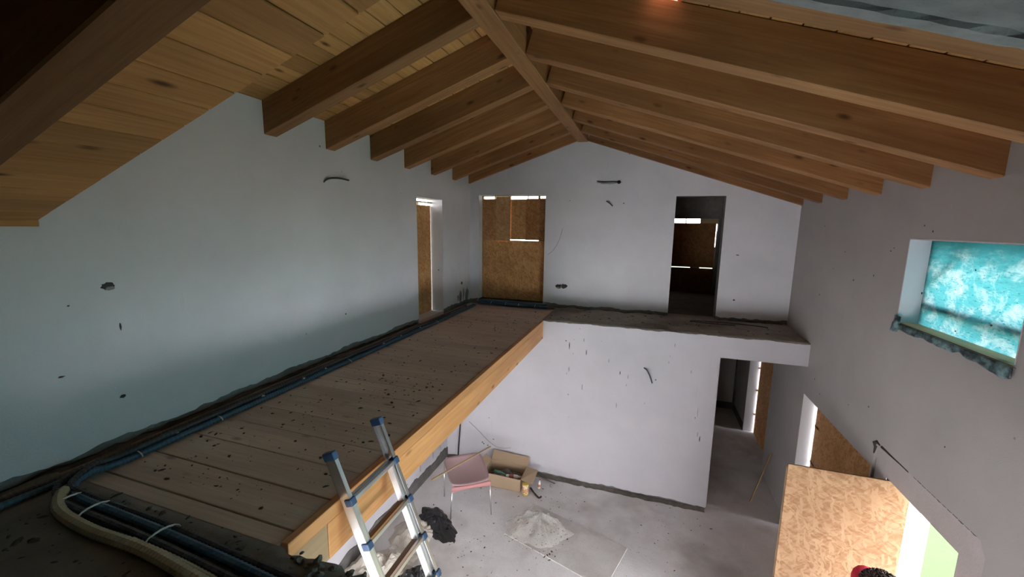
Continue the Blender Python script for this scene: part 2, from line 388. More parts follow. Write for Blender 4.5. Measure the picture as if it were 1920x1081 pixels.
# ---- far wall (y = 0) with the boarded window and the dark doorway
OW = (.185, 1.566, .069, 2.159); DO = (3.849, 4.618, 0., 2.1)
b = MB(); rect_wall(b, 1, .014, .25, -.02, W+.02, -.04, 2.2, [OW, DO])
b.prism([(-.02, 2.2), (W+.02, 2.2), (W+.02, roofR(W+.02)+.01), (XR, roofR(XR)+.01), (-.02, roofL(-.02)+.01)], 1, .014, .25)
wf = structure(fix_normals(b.build('wall_far', 'raw')), 'white gable wall at the far end with two openings')
p = MB(); je = jag(.075, .03, 8.8)
for u0, u1 in ((0., OW[0]), (OW[1], DO[0]), (DO[1], W)): jag_sheet(p, 1, 0., .014, u0, u1, je, 2.2)
p.box(OW[0], OW[1], 0, .014, OW[3], 2.2).box(DO[0], DO[1], 0, .014, DO[3], 2.2)
p.prism([(0, 2.2), (W, 2.2), (W, roofR(W)), (XR, roofR(XR)), (0, roofL(0))], 1, 0., .014)
fix_normals(p.build('plaster_layer', 'plaster', wf))
p = MB(); p.box(OW[0]-.002, OW[0]+.01, 0, .245, OW[2], OW[3]).box(OW[1]-.01, OW[1]+.002, 0, .245, OW[2], OW[3]).box(OW[0], OW[1], 0, .245, OW[3]-.01, OW[3]+.002)
p.build('reveal', 'plaster', wf)
p = MB(); p.box(OW[0]-.02, OW[1]+.03, -.01, .25, OW[2]-.055, OW[2]); p.build('threshold', 'ledge', wf)

# ---- right wall (x = W)
RW = (-4.279, -2.963, .715, 1.502)            # teal window
OA = (-2.92, -1.045, ZF, -.745)               # boarded opening behind the board door
OB = (-4.11, -3.155, ZF, -.725)               # open doorway
OC = (-7.9, -4.72, ZF, -.70)                  # wide glazed doorway further along, beside and behind the viewer
RW2 = (-6.05, -4.80, .40, 1.35)                  # second netted window beside the viewer
OH = (.45, 2.05, ZF, -.62)                    # boarded opening in the passage
holes = [RW, RW2, OA, OB, OC, OH]
b = MB(); rect_wall(b, 0, W+.03, W+.32, -9.7, 3.5, ZF, 2.237, holes)
wr = structure(b.build('wall_right', 'mortar'), 'grey shaded right wall with window and doorways')
# plaster skin leaves a bare band round the open doorway
bare = (-4.36, -2.95, ZF, -.475)
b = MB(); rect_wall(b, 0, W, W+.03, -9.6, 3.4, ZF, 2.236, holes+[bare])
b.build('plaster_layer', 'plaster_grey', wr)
# chamfered corner of the bare band and its ragged plaster edge
b = MB(); b.prism([(-4.36, -.475), (-4.30, -.475), (-4.36, -.56)], 0, W+.0, W+.03)
b.prism([(-2.95, -.475), (-2.95, -.53), (-2.99, -.475)], 0, W+.0, W+.03)
b.build('plaster_patch', 'plaster_grey', wr)
b = MB(); rect_wall(b, 0, W+.024, W+.05, -4.37, -2.94, ZF, -.47, [OB]); b.build('bare_band', 'band', wr)
b = MB()
pts = [(-2.945, -.60), (-2.955, -.53), (-2.94, -.492), (-2.97, -.470), (-3.03, -.476)]
b.tube([(W, y_, z_) for y_, z_ in pts], lambda i: (.006, .012, .022, .018, .006)[i], 6)
b.tube([(W+.002, -3.06-.07*i, -.476+.005*nz(i*2.2)) for i in range(7)], lambda i: .010*(1-i/7)+.003+.005*abs(nz(i*1.9+.3)), 6)
for i in range(12):
    b.tube([(W+.001, -3.55-.06*i, -.476+.004*nz(i*2.2)), (W+.001, -3.58-.06*i, -.478+.006*nz(i*3.7)), (W+.001, -3.60-.06*i, -.475)], .002+.003*abs(nz(i*1.3)), 5)
b.build('broken_plaster_edge', 'crumb', wr)
p = MB()
p.box(W, W+.31, RW[1]-.01, RW[1]+.002, RW[2]-.0, RW[3]).box(W, W+.31, RW[0]-.002, RW[0]+.01, RW[2], RW[3]).box(W, W+.31, RW[0], RW[1], RW[3]-.01, RW[3]+.002)
p.build('window_reveal', 'plaster', wr)
p = MB(); p.box(W, W+.31, OA[1]-.01, OA[1]+.002, ZF, OA[3]).box(W+.0, W+.31, OH[1]-.01, OH[1]+.002, ZF, OH[3]); p.build('door_reveal', 'plaster', wr)
# ---- near walls, out of frame, close the shell
b = MB(); rect_wall(b, 1, -9.9, -9.6, -.3, W+.3, ZF-.1, 3.4, [(.5, 2.9, ZF, -.40)])
structure(b.build('wall_near', 'raw'), 'raw wall behind the viewer with a wide lower opening')

# ---- lower wall under the ledge, with the passage doorway
XH, ZH = 4.566, -.332
b = MB(); rect_wall(b, 1, -G+.014, -.84, 0, W, ZF, -.25, [(XH, W, ZF, ZH)])
wlo = structure(b.build('wall_lower', 'raw'), 'white wall below the ledge')
p = MB(); jt = jag(-.022, .020, 2.2); jb = jag(ZF+.055, .03, 6.1)
jag_sheet(p, 1, -G, -G+.014, 0, XH, jb, jt); jag_sheet(p, 1, -G, -G+.014, XH, W, ZH, jt)
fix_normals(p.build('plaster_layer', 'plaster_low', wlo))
p = MB(); p.box(XH-.002, XH+.01, -G, -.845, ZF+.05, ZH); p.box(XH, W, -G+.0, -.845, ZH-.01, ZH+.002); p.build('reveal', 'plaster_low', wlo)
# passage: left side, end, ceiling
b = MB(); b.box(XH-.2, XH, -.84, 3.2, ZF, -.25).box(XH-.2, W, 3.2, 3.4, ZF, -.25)
ph = structure(b.build('wall_passage', 'plaster_grey'), 'bare walls of the dark passage')
b = MB(); b.box(XH, W, 3.17, 3.2, ZF, ZF+.16).box(W-.012, W, 2.07, 3.2, ZF, ZF+.16).box(W-.03, W+.0, 3.1, 3.2, ZF, -.26)
b.build('damp_foot', 'dirt', ph)

# ---- floors
fl = structure(MB().box(-.3, W+.33, -9.9, 3.5, ZF-.15, ZF).build('floor', 'floor'), 'dusty grey concrete floor of the lower room')
# ledge slab along the far wall (and the floor of the room behind the dark doorway)
n = 110; lv = []; lf = []
for i in range(n+1):
    x = XB-.02+(W-XB+.02)*i/n; yf = -G+.016+.012*nz(x*6, 3.)
    for y_, z_ in ((yf, -.25), (yf, -.006+.014*nz(x*5, 1.)), (yf+.10, .012*nz(x*4, 9.)), (-.35, .012*nz(x*3, 2.)), (-.02, .02+.02*nz(x*4, 7.)), (.3, .0)): lv.append((x, y_, z_))
for i in range(n):
    for j in range(5): a = i*6+j; lf.append((a, a+6, a+7, a+1))
led = structure(mesh('floor', lv, lf, 'ledge', smooth=True), 'narrow concrete ledge along the far wall')
fix_normals(led)
structure(MB().box(2.6, W, .25, 3.4, -.25, 0).build('floor', 'slab'), 'floor of the dark room beyond the doorway')
structure(MB().box(0, W, -.98, .3, -.3, -.05).build('floor', 'ledge'), 'ledge slab core')
# near concrete slab with a broken edge
b = MB(); n = 150; v = []; f = []
YE = -6.28
for i in range(n+1):
    x = -.0 + (W)*i/n
    rag = 0 if x < 1.86 else (.03*nz(x*7, 4.4)+.045*abs(nz(x*19, 1.7)))
    y0 = YE-rag+ .0; zt = 0 if x < 1.8 else .02*nz(x*9, 2.)+.015
    for y_, z_ in ((y0, -.26+.03*nz(x*8., 3.)), (y0+.012*nz(x*14, 8.), -.12), (y0-.01, zt*.6-.012), (y0-.07, zt), (y0-.25, zt*.3), (-9.6, 0), (-9.6, -.26)): v.append((x, y_, z_))
for i in range(n):
    for j in range(6): a = i*7+j; f.append((a, a+7, a+8, a+1))
    f.append((i*7+6, i*7+13, i*7+7, i*7))
sl = structure(fix_normals(mesh('floor', v, f, 'slab', smooth=True)), 'dark concrete slab in the foreground with a broken edge')
for k in range(90):
    x = 1.93+R.random()*1.3; y = YE-.02-R.random()*.16; r = .008+.02*R.random()**2
    q = MB(); vv = []
    bm = bmesh.new(); bmesh.ops.create_icosphere(bm, subdivisions=2, radius=r)
    for vt in bm.verts: vt.co = Vector((vt.co.x*1.3, vt.co.y, vt.co.z*.7))*(1+.5*nz(vt.co.x*70+k, vt.co.y*70, vt.co.z*70))
    me = bpy.data.meshes.new('rubble'); bm.to_mesh(me); bm.free(); me.materials.append(M['slab'])
    o = bpy.data.objects.new('rubble', me); o.location = (x, y, .012+r*.35); o.rotation_euler = (R.random(), R.random(), R.random()*6); link(o, sl)

# ---- gallery deck of planks and its edge beam
dk = structure(MB().box(0, 1.79, -6.26, -1.08, -.105, -.066).build('floor', 'deck'), 'dusty plank deck of the gallery')
edges = [-6.275, -6.165]; y = -6.165
while y < -.05: y = min(y+.262, -.02); edges.append(y)
pm = {}
for i in range(len(edges)-1):
    wd = round(edges[i+1]-edges[i]-(.010 if i < 2 else .0035), 4)
    if wd not in pm:
        me = MB().box(0, 1.775, 0, wd, 0, .035); o = me.build('plank', 'deck', dk); pm[wd] = o.data
    else:
        o = bpy.data.objects.new('plank', pm[wd]); link(o, dk)
    o.location = (.012, edges[i]+.004, -.065+(.004*R.random() if i > 1 else 0)); bevel(o, .003)

# ---- roofs : plank boarding in pieces, weather deck above, right eave outside
YN, YFAR = -6.2, .55
rl = empty('ceiling', (0, 0, 2.9), 'boarded underside of the roof', kind='structure')
pw = .178
def plank_run(s0, s1, base, dirv, nrm, y0, y1, parent, gap=None):
    s = s0; i = 0
    while s < s1-.02:
        wdt = min(pw, s1-s); segs = [(y0, y1)]
        if gap and s < gap[0] < s+wdt: segs = [(y0, gap[1]), (gap[2], y1)]
        for (a, c_) in segs:
            me = MB().box(0, c_-a, -wdt+.007, 0, 0, .024).build('plank', 'plank')
            X = Vector((0, 1, 0)); Yv = -dirv; Z = nrm
            mw = Matrix((X, Yv, Z)).transposed().to_4x4(); mw.translation = base + dirv*s + Vector((0, a, 0)) + nrm*(.0015*R.random())
            me.parent = parent; me.matrix_parent_inverse = Matrix.Translation(-Vector(parent.location)); me.matrix_basis = mw
            bevel(me, .004)
        s += pw; i += 1
dl = Vector((1, 0, SL)).normalized(); nl = Vector((-SL, 0, 1)).normalized()
plank_run(-.35, (XR)/dl.x, Vector((0, 0, 2.669)), dl, nl, YN-.05, YFAR, rl)
dr = Vector((-1, 0, SR)).normalized(); nr = Vector((SR, 0, 1)).normalized()
# right boarding: one short piece missing near the viewer, daylight comes through it
plank_run(-.40, (W-XR)/-dr.x, Vector((W, 0, 2.237)), dr, nr, YN-.05, YFAR, rl, gap=(2.35, -4.79, -4.44))
m = bpy.data.materials.new('pink roofing membrane'); m.use_nodes = True; N, L = m.node_tree.nodes, m.node_tree.links; N.clear()
tr = N.new('ShaderNodeBsdfTranslucent'); tr.inputs[0].default_value = (.26, .15, .12, 1); o = N.new('ShaderNodeOutputMaterial'); L.new(tr.outputs[0], o.inputs[0]); M['pinkfilm'] = m
xm0, xm1 = W-2.6, W-1.8
fm = mesh('roof_membrane', [(xm0, -4.9, roofR(xm0)+.115), (xm1, -4.9, roofR(xm1)+.115), (xm1, -4.3, roofR(xm1)+.115), (xm0, -4.3, roofR(xm0)+.115)], [(0, 1, 2, 3)], 'pinkfilm'); local(fm, rl)
b = MB()
def deck_poly(b, x0, x1, zf, y0, y1, th=.08, lift=.03):
    b.prism([(x0, zf(x0)+lift), (x1, zf(x1)+lift), (x1, zf(x1)+lift+th), (x0, zf(x0)+lift+th)], 1, y0, y1)
deck_poly(b, -.7, XR, roofL, -9.9, YFAR+.1)
xg0, xg1 = 3.375, 3.532
deck_poly(b, XR, xg0, roofR, -9.9, 3.6); deck_poly(b, xg1, W+.75, roofR, -9.9, 3.6)
deck_poly(b, xg0, xg1, roofR, -9.9, -4.79); deck_poly(b, xg0, xg1, roofR, -4.44, 3.6)
fix_normals(structure(b.build('ceiling', 'plank'), 'roof deck above the boards'))
# walls of the dark room behind the far doorway
b = MB(); b.box(2.6, 2.8, .25, 3.2, 0, 3.2)
BW = (3.2, 4.985, 0., 1.79)
rect_wall(b, 1, 3.2, 3.4, 2.6, W+.02, 0, 2.25, [BW]); b.prism([(2.6, 2.25), (W+.02, 2.25), (2.6, roofR(2.6))], 1, 3.2, 3.4)
fix_normals(structure(b.build('wall_back', 'raw'), 'walls of the dark room beyond the doorway'))
# near part: a lower boarded roof on the left, closing panels above and to the right
PX1 = 3.75
def low(x): return 1.548+.343*x
dpl = Vector((1, 0, .343)).normalized(); npl = Vector((-.343, 0, 1)).normalized()
rn = empty('ceiling', (0, -7, 1.6), 'lower boarded roof in the near left corner', kind='structure')
plank_run(0.0, PX1/dpl.x, Vector((0, 0, 1.548)), dpl, npl, -9.6, YN, rn)
beam('trim', (.012, -9.6, 1.520), (.012, YN, 1.520), (0, 0, 1), .024, .045, 'plank', rn, .003)
b = MB(); b.prism([(-.02, low(-.02)+.03), (PX1, low(PX1)+.03), (PX1, low(PX1)+.10), (-.02, low(-.02)+.10)], 1, -9.7, YN-.01)
b.prism([(0, low(0)+.05), (PX1, low(PX1)+.05), (PX1, roofR(PX1)), (XR, roofR(XR)), (0, roofL(0))], 1, YN-.12, YN-.05)
b.box(PX1-.05, W+.05, -9.7, -6.2, 2.86, 2.95)
b.prism([(PX1-.05, 2.86), (W, 2.86), (W, 2.9), (PX1-.05, roofR(PX1-.05))], 1, -6.3, -6.22)
fix_normals(structure(b.build('ceiling', 'plank'), 'boards above the lower roof'))

# ---- outdoors
structure(MB().box(-40, 60, -50, 50, ZF-.4, ZF-.16).build('ground', 'grass'), 'lawn outside')
# lawn surface rising level with the doorstep, pale paving beside the house
b = MB(); b.box(W+.33, 40, -40, 40, ZF-.2, ZF-.03); structure(b.build('ground', 'grass'), 'green lawn seen through the open doorway')
b = MB()
b.prism([(W+.33, -3.75), (5.75+.33, -3.2), (7.06, -1.51), (7.65, -.51), (9.4, 2.45), (9.4, 8), (W+.33, 8)], 2, ZF-.15, ZF-.004)
b.prism([(-6, -26), (16, -26), (16, -4.6), (9.6, -4.6), (9.6, -9.92), (-6, -9.92)], 2, ZF-.15, ZF-.004)  # out of view, added as a pale reflector to bounce light indoors
fix_normals(structure(b.build('ground', 'pave'), 'pale paving outside the open doorway, and unseen paving added for bounce light'))

# ================================================================== TIMBER
ORD = ['first', 'second', 'third', 'fourth', 'fifth', 'sixth', 'seventh', 'eighth']
tag(beam('ridge_beam', (XR+.005, -6.25, 3.062), (XR+.005, .02, 3.062), (0, 0, 1), .185, .30, 'rafter', bev=.008),
    'long pale ridge beam running the length of the roof to the top of the far gable', 'beam')
RD = .283
for k in range(8):
    y = -.002-.7677*k + .07
    if k == 0: y = -.035
    lab = ('dark left rafter resting along the far gable wall' if k == 0 else
           'left rafter, %s from the far gable wall, dark side and paler underside' % ORD[k])
    if k == 7: lab = 'left rafter nearest the viewer, behind the edge of the lower boarded roof'
    wd = .14 if k else .07
    o = beam('rafter', (-.012, y, 2.371-.004), (XR-.088, y, 2.371+.3335*(XR-.088)), (0, 0, 1), wd, RD, 'rafter')
    tag(o, lab, 'beam', 'rafters on the left slope')
for k in range(8):
    y = -.042-.7722*k + .07
    if k == 0: y = -.035
    lab = ('dark right rafter lying along the far gable wall' if k == 0 else
           'right rafter, %s from the far gable wall, dark side and pale underside' % ORD[k])
    if k == 7: lab = 'right rafter nearest the viewer, touching the grey concrete beam'
    wd = .14 if k else .07
    o = beam('rafter', (W+.012, y, 1.937-.004), (XR+.098, y, 1.937+.336*(W-XR-.098)), (0, 0, 1), wd, RD, 'rafter')
    tag(o, lab, 'beam', 'rafters on the right slope')
# rafter under the lower near roof
tag(beam('rafter', (.0, -6.91, low(0)-.30), (PX1, -6.91, low(PX1)-.30), (0, 0, 1), .135, .283, 'rafter'),
    'almost black rafter in the upper left corner under the lower boarded roof', 'beam')
# concrete beam following the right slope
b = MB(); n = 60; v = []; f = []
prof = [(-5.435, .28), (-5.435, -.0), (-5.50, -.028), (-5.56, -.032), (-5.565, -.012), (-5.72, -.016), (-5.725, -.045), (-5.95, -.05), (-6.2, -.05), (-6.2, .28)]
for i in range(n+1):
    x = XR+.1+(W-XR-.1)*i/n
    for j, (y_, dz) in enumerate(prof):
        y2 = y_ + (.016*nz(x*5, j*1.3)+.012*nz(x*17, j*.7) if 0 < j < 8 else 0)
        v.append((x, y2, 1.937+SR*(W-x)+dz+(.006*nz(x*9, y_*7) if j > 0 else 0)))
k = len(prof)
for i in range(n):
    for j in range(k-1): a = i*k+j; f.append((a, a+k, a+k+1, a+1))
    f.append((i*k+k-1, i*k+k+k-1, i*k+k, i*k))
f += [tuple(range(k)), tuple(n*k+j for j in range(k-1, -1, -1))]
tag(fix_normals(mesh('concrete_beam', v, f, 'ringbeam')), 'grey board-marked concrete beam sloping across the upper right corner', 'beam')
# gallery edge beam: two laminations, a short block let into the near end
eb = empty('edge_beam', (XB-.07, -6.26, -.33), 'bright orange pine beam along the open edge of the gallery', 'beam')
YB0, YB1 = -6.255, -1.075
beam('upper_lamination', (XB-.0225, YB0, -.105), (XB-.0225, YB1, -.105), (0, 0, 1), .045, .085, 'fresh', eb, .003)
beam('lower_lamination', (XB-.071, -5.99, -.333), (XB-.071, YB1, -.333), (0, 0, 1), .138, .227, 'fresh', eb, .003)
tag(beam('end_block', (XB-.0725, YB0, -.333), (XB-.0725, -5.992, -.333), (0, 0, 1), .135, .227, 'lath', eb, .003), 'short paler block at the near end of the beam')

# ================================================================== BOARDED OPENINGS
def osb(name, x0, x1, z0, z1, y, th, parent, m='osb_b', axis=1):
    """board whose own XY plane is its face"""
    o = MB().box(0, x1-x0, 0, z1-z0, 0, th).build(name, m)
    if axis == 1: mw = Matrix(((1, 0, 0, x0), (0, 0, -1, y), (0, 1, 0, z0), (0, 0, 0, 1)))
    else: mw = Matrix(((0, 0, 1, y), (1, 0, 0, x0), (0, 1, 0, z0), (0, 0, 0, 1)))
    if parent is not None:
        o.parent = parent; o.matrix_parent_inverse = Matrix.Translation(-Vector(parent.location))
    o.matrix_basis = mw; bevel(o, .002); return o
wn1 = empty('window_1', (.87, .2, .069), 'window boarded with brown strand board in the far wall', kind='structure')
osb('board', .19, 1.538, .066, 1.268, .20, .018, wn1)
for x0, x1, z0, z1, dy in ((.20, .506, 1.258, 2.085, -.012), (.498, .812, 1.255, 2.13, -.030), (.80, 1.142, 1.288, 2.075, -.004), (1.128, 1.405, 1.283, 2.082, -.021), (1.39, 1.56, 1.262, 2.09, -.002)):
    osb('board', x0, x1-.003, z0, z1, .20+dy, .016, wn1, {-.030: 'osb_d', -.021: 'osb_c', -.002: 'osb_c'}.get(dy, 'osb_b'))
for x0, x1, z in ((.19, .22, 0), (1.548, 1.562, 0)):
    q = MB().box(x0, x1, .175, .235, .14 if x0 > 1 else .075, 2.158).build('frame_stile', 'lath'); local(q, wn1)
q = MB().box(.185, 1.566, .165, .235, 2.135, 2.158).build('frame_head', 'lath'); local(q, wn1)
for x0, x1 in ((.455, .475), (.74, .80), (1.15, 1.165), (1.36, 1.40)):
    q = MB().box(x0, x1, .19, .225, 2.05, 2.14).build('packer', 'lath'); local(q, wn1)
wn2 = empty('window_2', (-.25, -1.6, 0), 'narrow boarded opening in the left wall', kind='structure')
osb('board', -2.0, -1.176, -.02, 1.885, -.25, .018, wn2, 'osb_b', 0)
q = MB().box(-.27, -.2, -2.0, -1.16, 1.925, 1.945).build('batten', 'lath'); local(q, wn2)
q = MB().box(-.27, -.215, -1.62, -1.59, 1.88, 1.93).build('packer', 'lath'); local(q, wn2)
wn3 = empty('window_3', (4.1, 3.25, 0), 'boarded opening in the dark room beyond the doorway', kind='structure')
osb('board', 3.2, 4.975, .0, .598, 3.26, .018, wn3, 'osb_c')
osb('board', 3.2, 4.955, .618, 1.685, 3.26, .018, wn3, 'osb_c')
for x0, x1, z0, z1 in ((4.27, 4.29, 1.67, 1.79), (4.60, 4.985, 1.67, 1.79), (4.45, 4.66, .59, .63), (4.95, 4.985, 0, 1.12), (4.97, 4.985, 1.1, 1.5)):
    q = MB().box(x0, x1, 3.245, 3.285, z0, z1).build('packer', 'lath'); local(q, wn3)
wn4 = empty('door_1', (W+.2, -2, ZF), 'boarded opening behind the open board door', kind='structure')
osb('board', -2.915, -1.092, ZF, -.75, W+.17, .018, wn4, 'osb_b', 0)
for z0 in (-2.4, -1.75, -1.2):
    q = MB().box(W+.17, W+.2, -1.24, -1.08, z0, z0+.03).build('batten', 'lath'); local(q, wn4)
wn5 = empty('door_2', (W+.2, 1.2, ZF), 'boarded opening in the dark passage', kind='structure')
osb('board', .46, 2.015, ZF, -.63, W+.20, .018, wn5, 'osb_b', 0)
for z0 in (-2.45, -1.9, -1.4, -.95):
    q = MB().box(W+.17, W+.22, 2.0, 2.05, z0, z0+.03).build('batten', 'lath'); local(q, wn5)

# strand board door standing open in the doorway
db = empty('board_door', (5.41, -3.15, ZF), 'large sunlit strand board swung open beside the bright doorway', 'board')
osb('panel', 4.918, 5.905, ZF+.03, -.752, -3.15, .02, db, 'osb')
q = MB(); q.box(4.918, 4.96, -3.149, -3.12, ZF+.05, -.80).box(5.86, 5.90, -3.149, -3.12, ZF+.05, -.80); local(q.build('batten', 'lath'), db)

# teal window
wt = empty('window_4', (W+.15, -3.62, .715), 'window covered with teal netting', kind='structure')
n = 40; v = []; f = []
for i in range(n+1):
    for j in range(25):
        y = RW[0]+(RW[1]-RW[0])*i/n; z = RW[2]+.0+(RW[3]-RW[2]-.012)*j/24
        e = min(1, min(i, n-i)/5, j/4+.2, (24-j)/4+.1)
        v.append((W+.155+.020*e*nz(y*3, z*4)+.010*e*nz(y*11, z*7, 3), y, z))
for i in range(n):
    for j in range(24): a = i*25+j; f.append((a, a+1, a+26, a+25))
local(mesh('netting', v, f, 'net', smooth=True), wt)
wt2 = empty('window_5', (W+.15, -6.2, .72), 'second window covered with teal netting', kind='structure')
local(mesh('netting', [(W+.155, RW2[0], RW2[2]), (W+.155, RW2[1], RW2[2]), (W+.155, RW2[1], RW2[3]), (W+.155, RW2[0], RW2[3])], [(0, 1, 2, 3)], 'net2'), wt2)
for z0, z1 in ((.875, .94),):
    local(MB().box(W+.19, W+.235, RW[0], RW[1], z0, z1).build('batten', 'lath'), wt)
local(MB().box(W+.19, W+.235, RW[1]-.05, RW[1], RW[2], RW[3]).build('frame_stile', 'lath'), wt)
local(beam('brace', (W+.195, -2.99, 1.08), (W+.195, -3.42, 1.50), (1, 0, 0), .035, .03, 'lath', None), wt)
o = beam('sill_board', (W+.075, RW[0]+.004, RW[2]+.002), (W+.075, RW[1]-.03, RW[2]+.002), (0, 0, 1), .14, .018, 'sillwood', None, .002); local(o, wt)
# torn membrane hanging over the sill
n = 60; v = []; f = []
for i in range(n+1):
    y = RW[1]+.02+(RW[0]-RW[1]-.03)*i/n; t_ = i/n
    dep = .045+.05*abs(nz(y*2.6, 1.))+.02*nz(y*9, 2.)+(.05*max(0, 1-abs(t_-.93)/.12))+(.03 if t_ < .08 else 0)
    for j in range(6):
        s = j/5
        v.append((W-.012-.022*s*abs(nz(y*5, s*2))-.014*nz(y*13, s*3)*s-.006, y+.004*nz(y*4, s), RW[2]+.012-dep*s))
    v.append((W+.10, y, RW[2]+.001)); 
for i in range(n):
    for j in range(5): a = i*7+j; f.append((a, a+7, a+8, a+1))
    f.append((i*7+6, i*7+13, i*7+7, i*7))
o = mesh('membrane', v, f, 'membrane', smooth=True); sd = o.modifiers.new('t', 'SOLIDIFY'); sd.thickness = .003
tag(o, 'torn dark teal membrane hanging over the sill of the netted window', 'membrane')
v = []; f = []
for i in range(9):
    for j in range(7):
        y = RW[1]+.018-.10*j/6; z = RW[2]+.02+.06*i/8
        v.append((W-.012-.03*math.sin(math.pi*j/6)*(1-i/9)-.004*nz(i*.8, j*.9), y, z-.05*(1-i/8)))
for i in range(8):
    for j in range(6): a = i*7+j; f.append((a, a+1, a+8, a+7))
o2 = mesh('bunched_corner', v, f, 'membrane', smooth=True); o2.parent = o

# ================================================================== CONDUITS ON THE GALLERY
def smooth_path(pts, step=.03):
    pts = [Vector(p) for p in pts]; out = []
    for i in range(len(pts)-1):
        p0 = pts[max(i-1, 0)]; p1 = pts[i]; p2 = pts[i+1]; p3 = pts[min(i+2, len(pts)-1)]
        k = max(2, int((p2-p1).length/step))
        for j in range(k):
            t = j/k
            out.append(.5*((2*p1)+(p2-p0)*t+(2*p0-5*p1+4*p2-p3)*t*t+(3*p1-p0-3*p2+p3)*t**3))
    out.append(pts[-1]); return out
def conduit(label, pts, r, m, group, step=.013):
    path = smooth_path(pts, step)
    o = MB().tube(path, lambda i: r*(1.0 if i % 2 else .86), 8).build('conduit', m)
    return tag(o, label, 'conduit', group)
def ties(parent, spots):
    for (x, y, z, r, ang) in spots:
        d = Vector((math.cos(ang), math.sin(ang), 0)); c = Vector((x, y, z))
        pts = [c+d*(r*math.cos(a))+Vector((0, 0, r*.55*math.sin(a))) for a in [math.pi*i/8 for i in range(9)]]
        MB().tube(pts, .005, 5).build('cable_tie', 'tie', parent)
zf = -.026
def wav(x, z, y0, y1, s, n=15, amp=.012):
    return [(x+amp*nz(i*.7, s), y0+(y1-y0)*i/(n-1), z+.004*nz(i*.9, s+4)) for i in range(n)]
GP = 'conduits along the left wall'
c1 = conduit('outer blue corrugated conduit running the whole length of the gallery', wav(.268, zf+.024, -.35, -6.1, 1)+[(.275, -6.25, .026), (.34, -6.36, .026), (.52, -6.42, .026), (.85, -6.43, .028), (1.3, -6.44, .026), (1.9, -6.47, .026), (2.6, -6.52, .026)], .022, 'blue', GP)
c2 = conduit('second blue corrugated conduit, lying against the outer one', wav(.222, zf+.026, -.32, -6.25, 2)+[(.22, -6.6, .026), (.215, -7.2, .026), (.2, -8.2, .026)], .022, 'blue2', GP)
c3 = conduit('dusty blue conduit stacked on the pair beside the left wall', wav(.246, zf+.062, -1.4, -6.1, 3)+[(.25, -6.3, .055), (.31, -6.42, .04), (.5, -6.475, .026), (.9, -6.485, .026), (1.5, -6.505, .026), (2.5, -6.57, .026)], .018, 'black', GP)
c4 = conduit('grey brown conduit beside the blue pair at the foot of the wall', wav(.172, zf+.020, -.6, -6.3, 4)+[(.165, -7., .02), (.16, -8.2, .02)], .017, 'brown', GP)
c5 = conduit('black conduit closest to the left wall', wav(.125, zf+.020, -.45, -6.3, 5)+[(.12, -7., .02), (.12, -8.2, .02)], .018, 'black', GP)
c6 = conduit('brown conduit tucked at the very foot of the left wall', wav(.080, zf+.018, -2.1, -6.3, 6)+[(.08, -7., .02), (.08, -8.2, .02)], .016, 'brown', GP)
c7 = conduit('thick beige conduit lying along the front of the near slab', [(.39, -6.42, .045), (.44, -6.47, .035), (.6, -6.53, .032), (.9, -6.555, .03), (1.3, -6.55, .03), (1.8, -6.59, .03), (2.6, -6.66, .03)], .030, 'beige', 'conduits turning across the near slab')
c8 = conduit('slim beige conduit beside the thick one on the near slab', [(1.15, -6.525, .022), (1.5, -6.535, .022), (1.9, -6.565, .022), (2.6, -6.62, .022)], .018, 'beige', 'conduits turning across the near slab')
c9 = conduit('black conduit in front of the blue one on the near slab', [(.25, -6.2, .06), (.36, -6.38, .05), (.6, -6.395, .026), (1.1, -6.395, .024), (1.7, -6.42, .024), (2.6, -6.46, .024)], .018, 'black', 'conduits turning across the near slab')
ties(c1, [(.245, y, zf+.012, .062, 0) for y in (-1.9, -3.95, -5.45, -6.0)])
ties(c9, [(x, -6.45, .01, .075, math.pi/2-.15) for x in (.50, .72, 1.25)])
ties(c2, [(.17, -6.75, .01, .09, 0)])
for (x, y) in ((.268, -2.4), (.262, -2.9), (.27, -3.3), (.255, -4.3), (.268, -4.6), (.26, -5.05), (.25, -5.75), (.235, -3.6), (.24, -4.85)):
    MB().lathe([(.0, -.008), (.016, 0), (.011, .008), (.0, .011)], 7, (x, y, zf+.052)).build('plaster_splash', 'white', c1)
# short blue bundle under the boarded window
GW = 'short conduits under the far boarded window'
d1 = conduit('front blue conduit of the short bundle below the boarded window', [(.27, -.17, .03), (.7, -.165, .03), (1.2, -.17, .03), (1.70, -.175, .03)], .026, 'blue', GW)
d2 = conduit('rear blue conduit of the short bundle below the boarded window', [(.30, -.11, .03), (.8, -.115, .03), (1.3, -.112, .03), (1.69, -.115, .03)], .026, 'blue', GW)
d3 = conduit('upper blue conduit lying on the short bundle below the boarded window', [(.26, -.14, .072), (.8, -.145, .072), (1.3, -.145, .072), (1.68, -.148, .07)], .022, 'blue2', GW)
ties(d1, [(x, -.14, .02, .078, math.pi/2) for x in (.55, .85, 1.12, 1.45)])
# loose cable on the ledge near the right corner
pts = [(4.75+.35*math.cos(a)*1.6, -.42+.10*math.sin(a)+.02*a, .03) for a in [i*.35 for i in range(15)]]
tag(MB().tube(smooth_path(pts, .04), .008, 6).build('cable', 'black'), 'loose dark cable coiled on the right end of the ledge', 'cable')

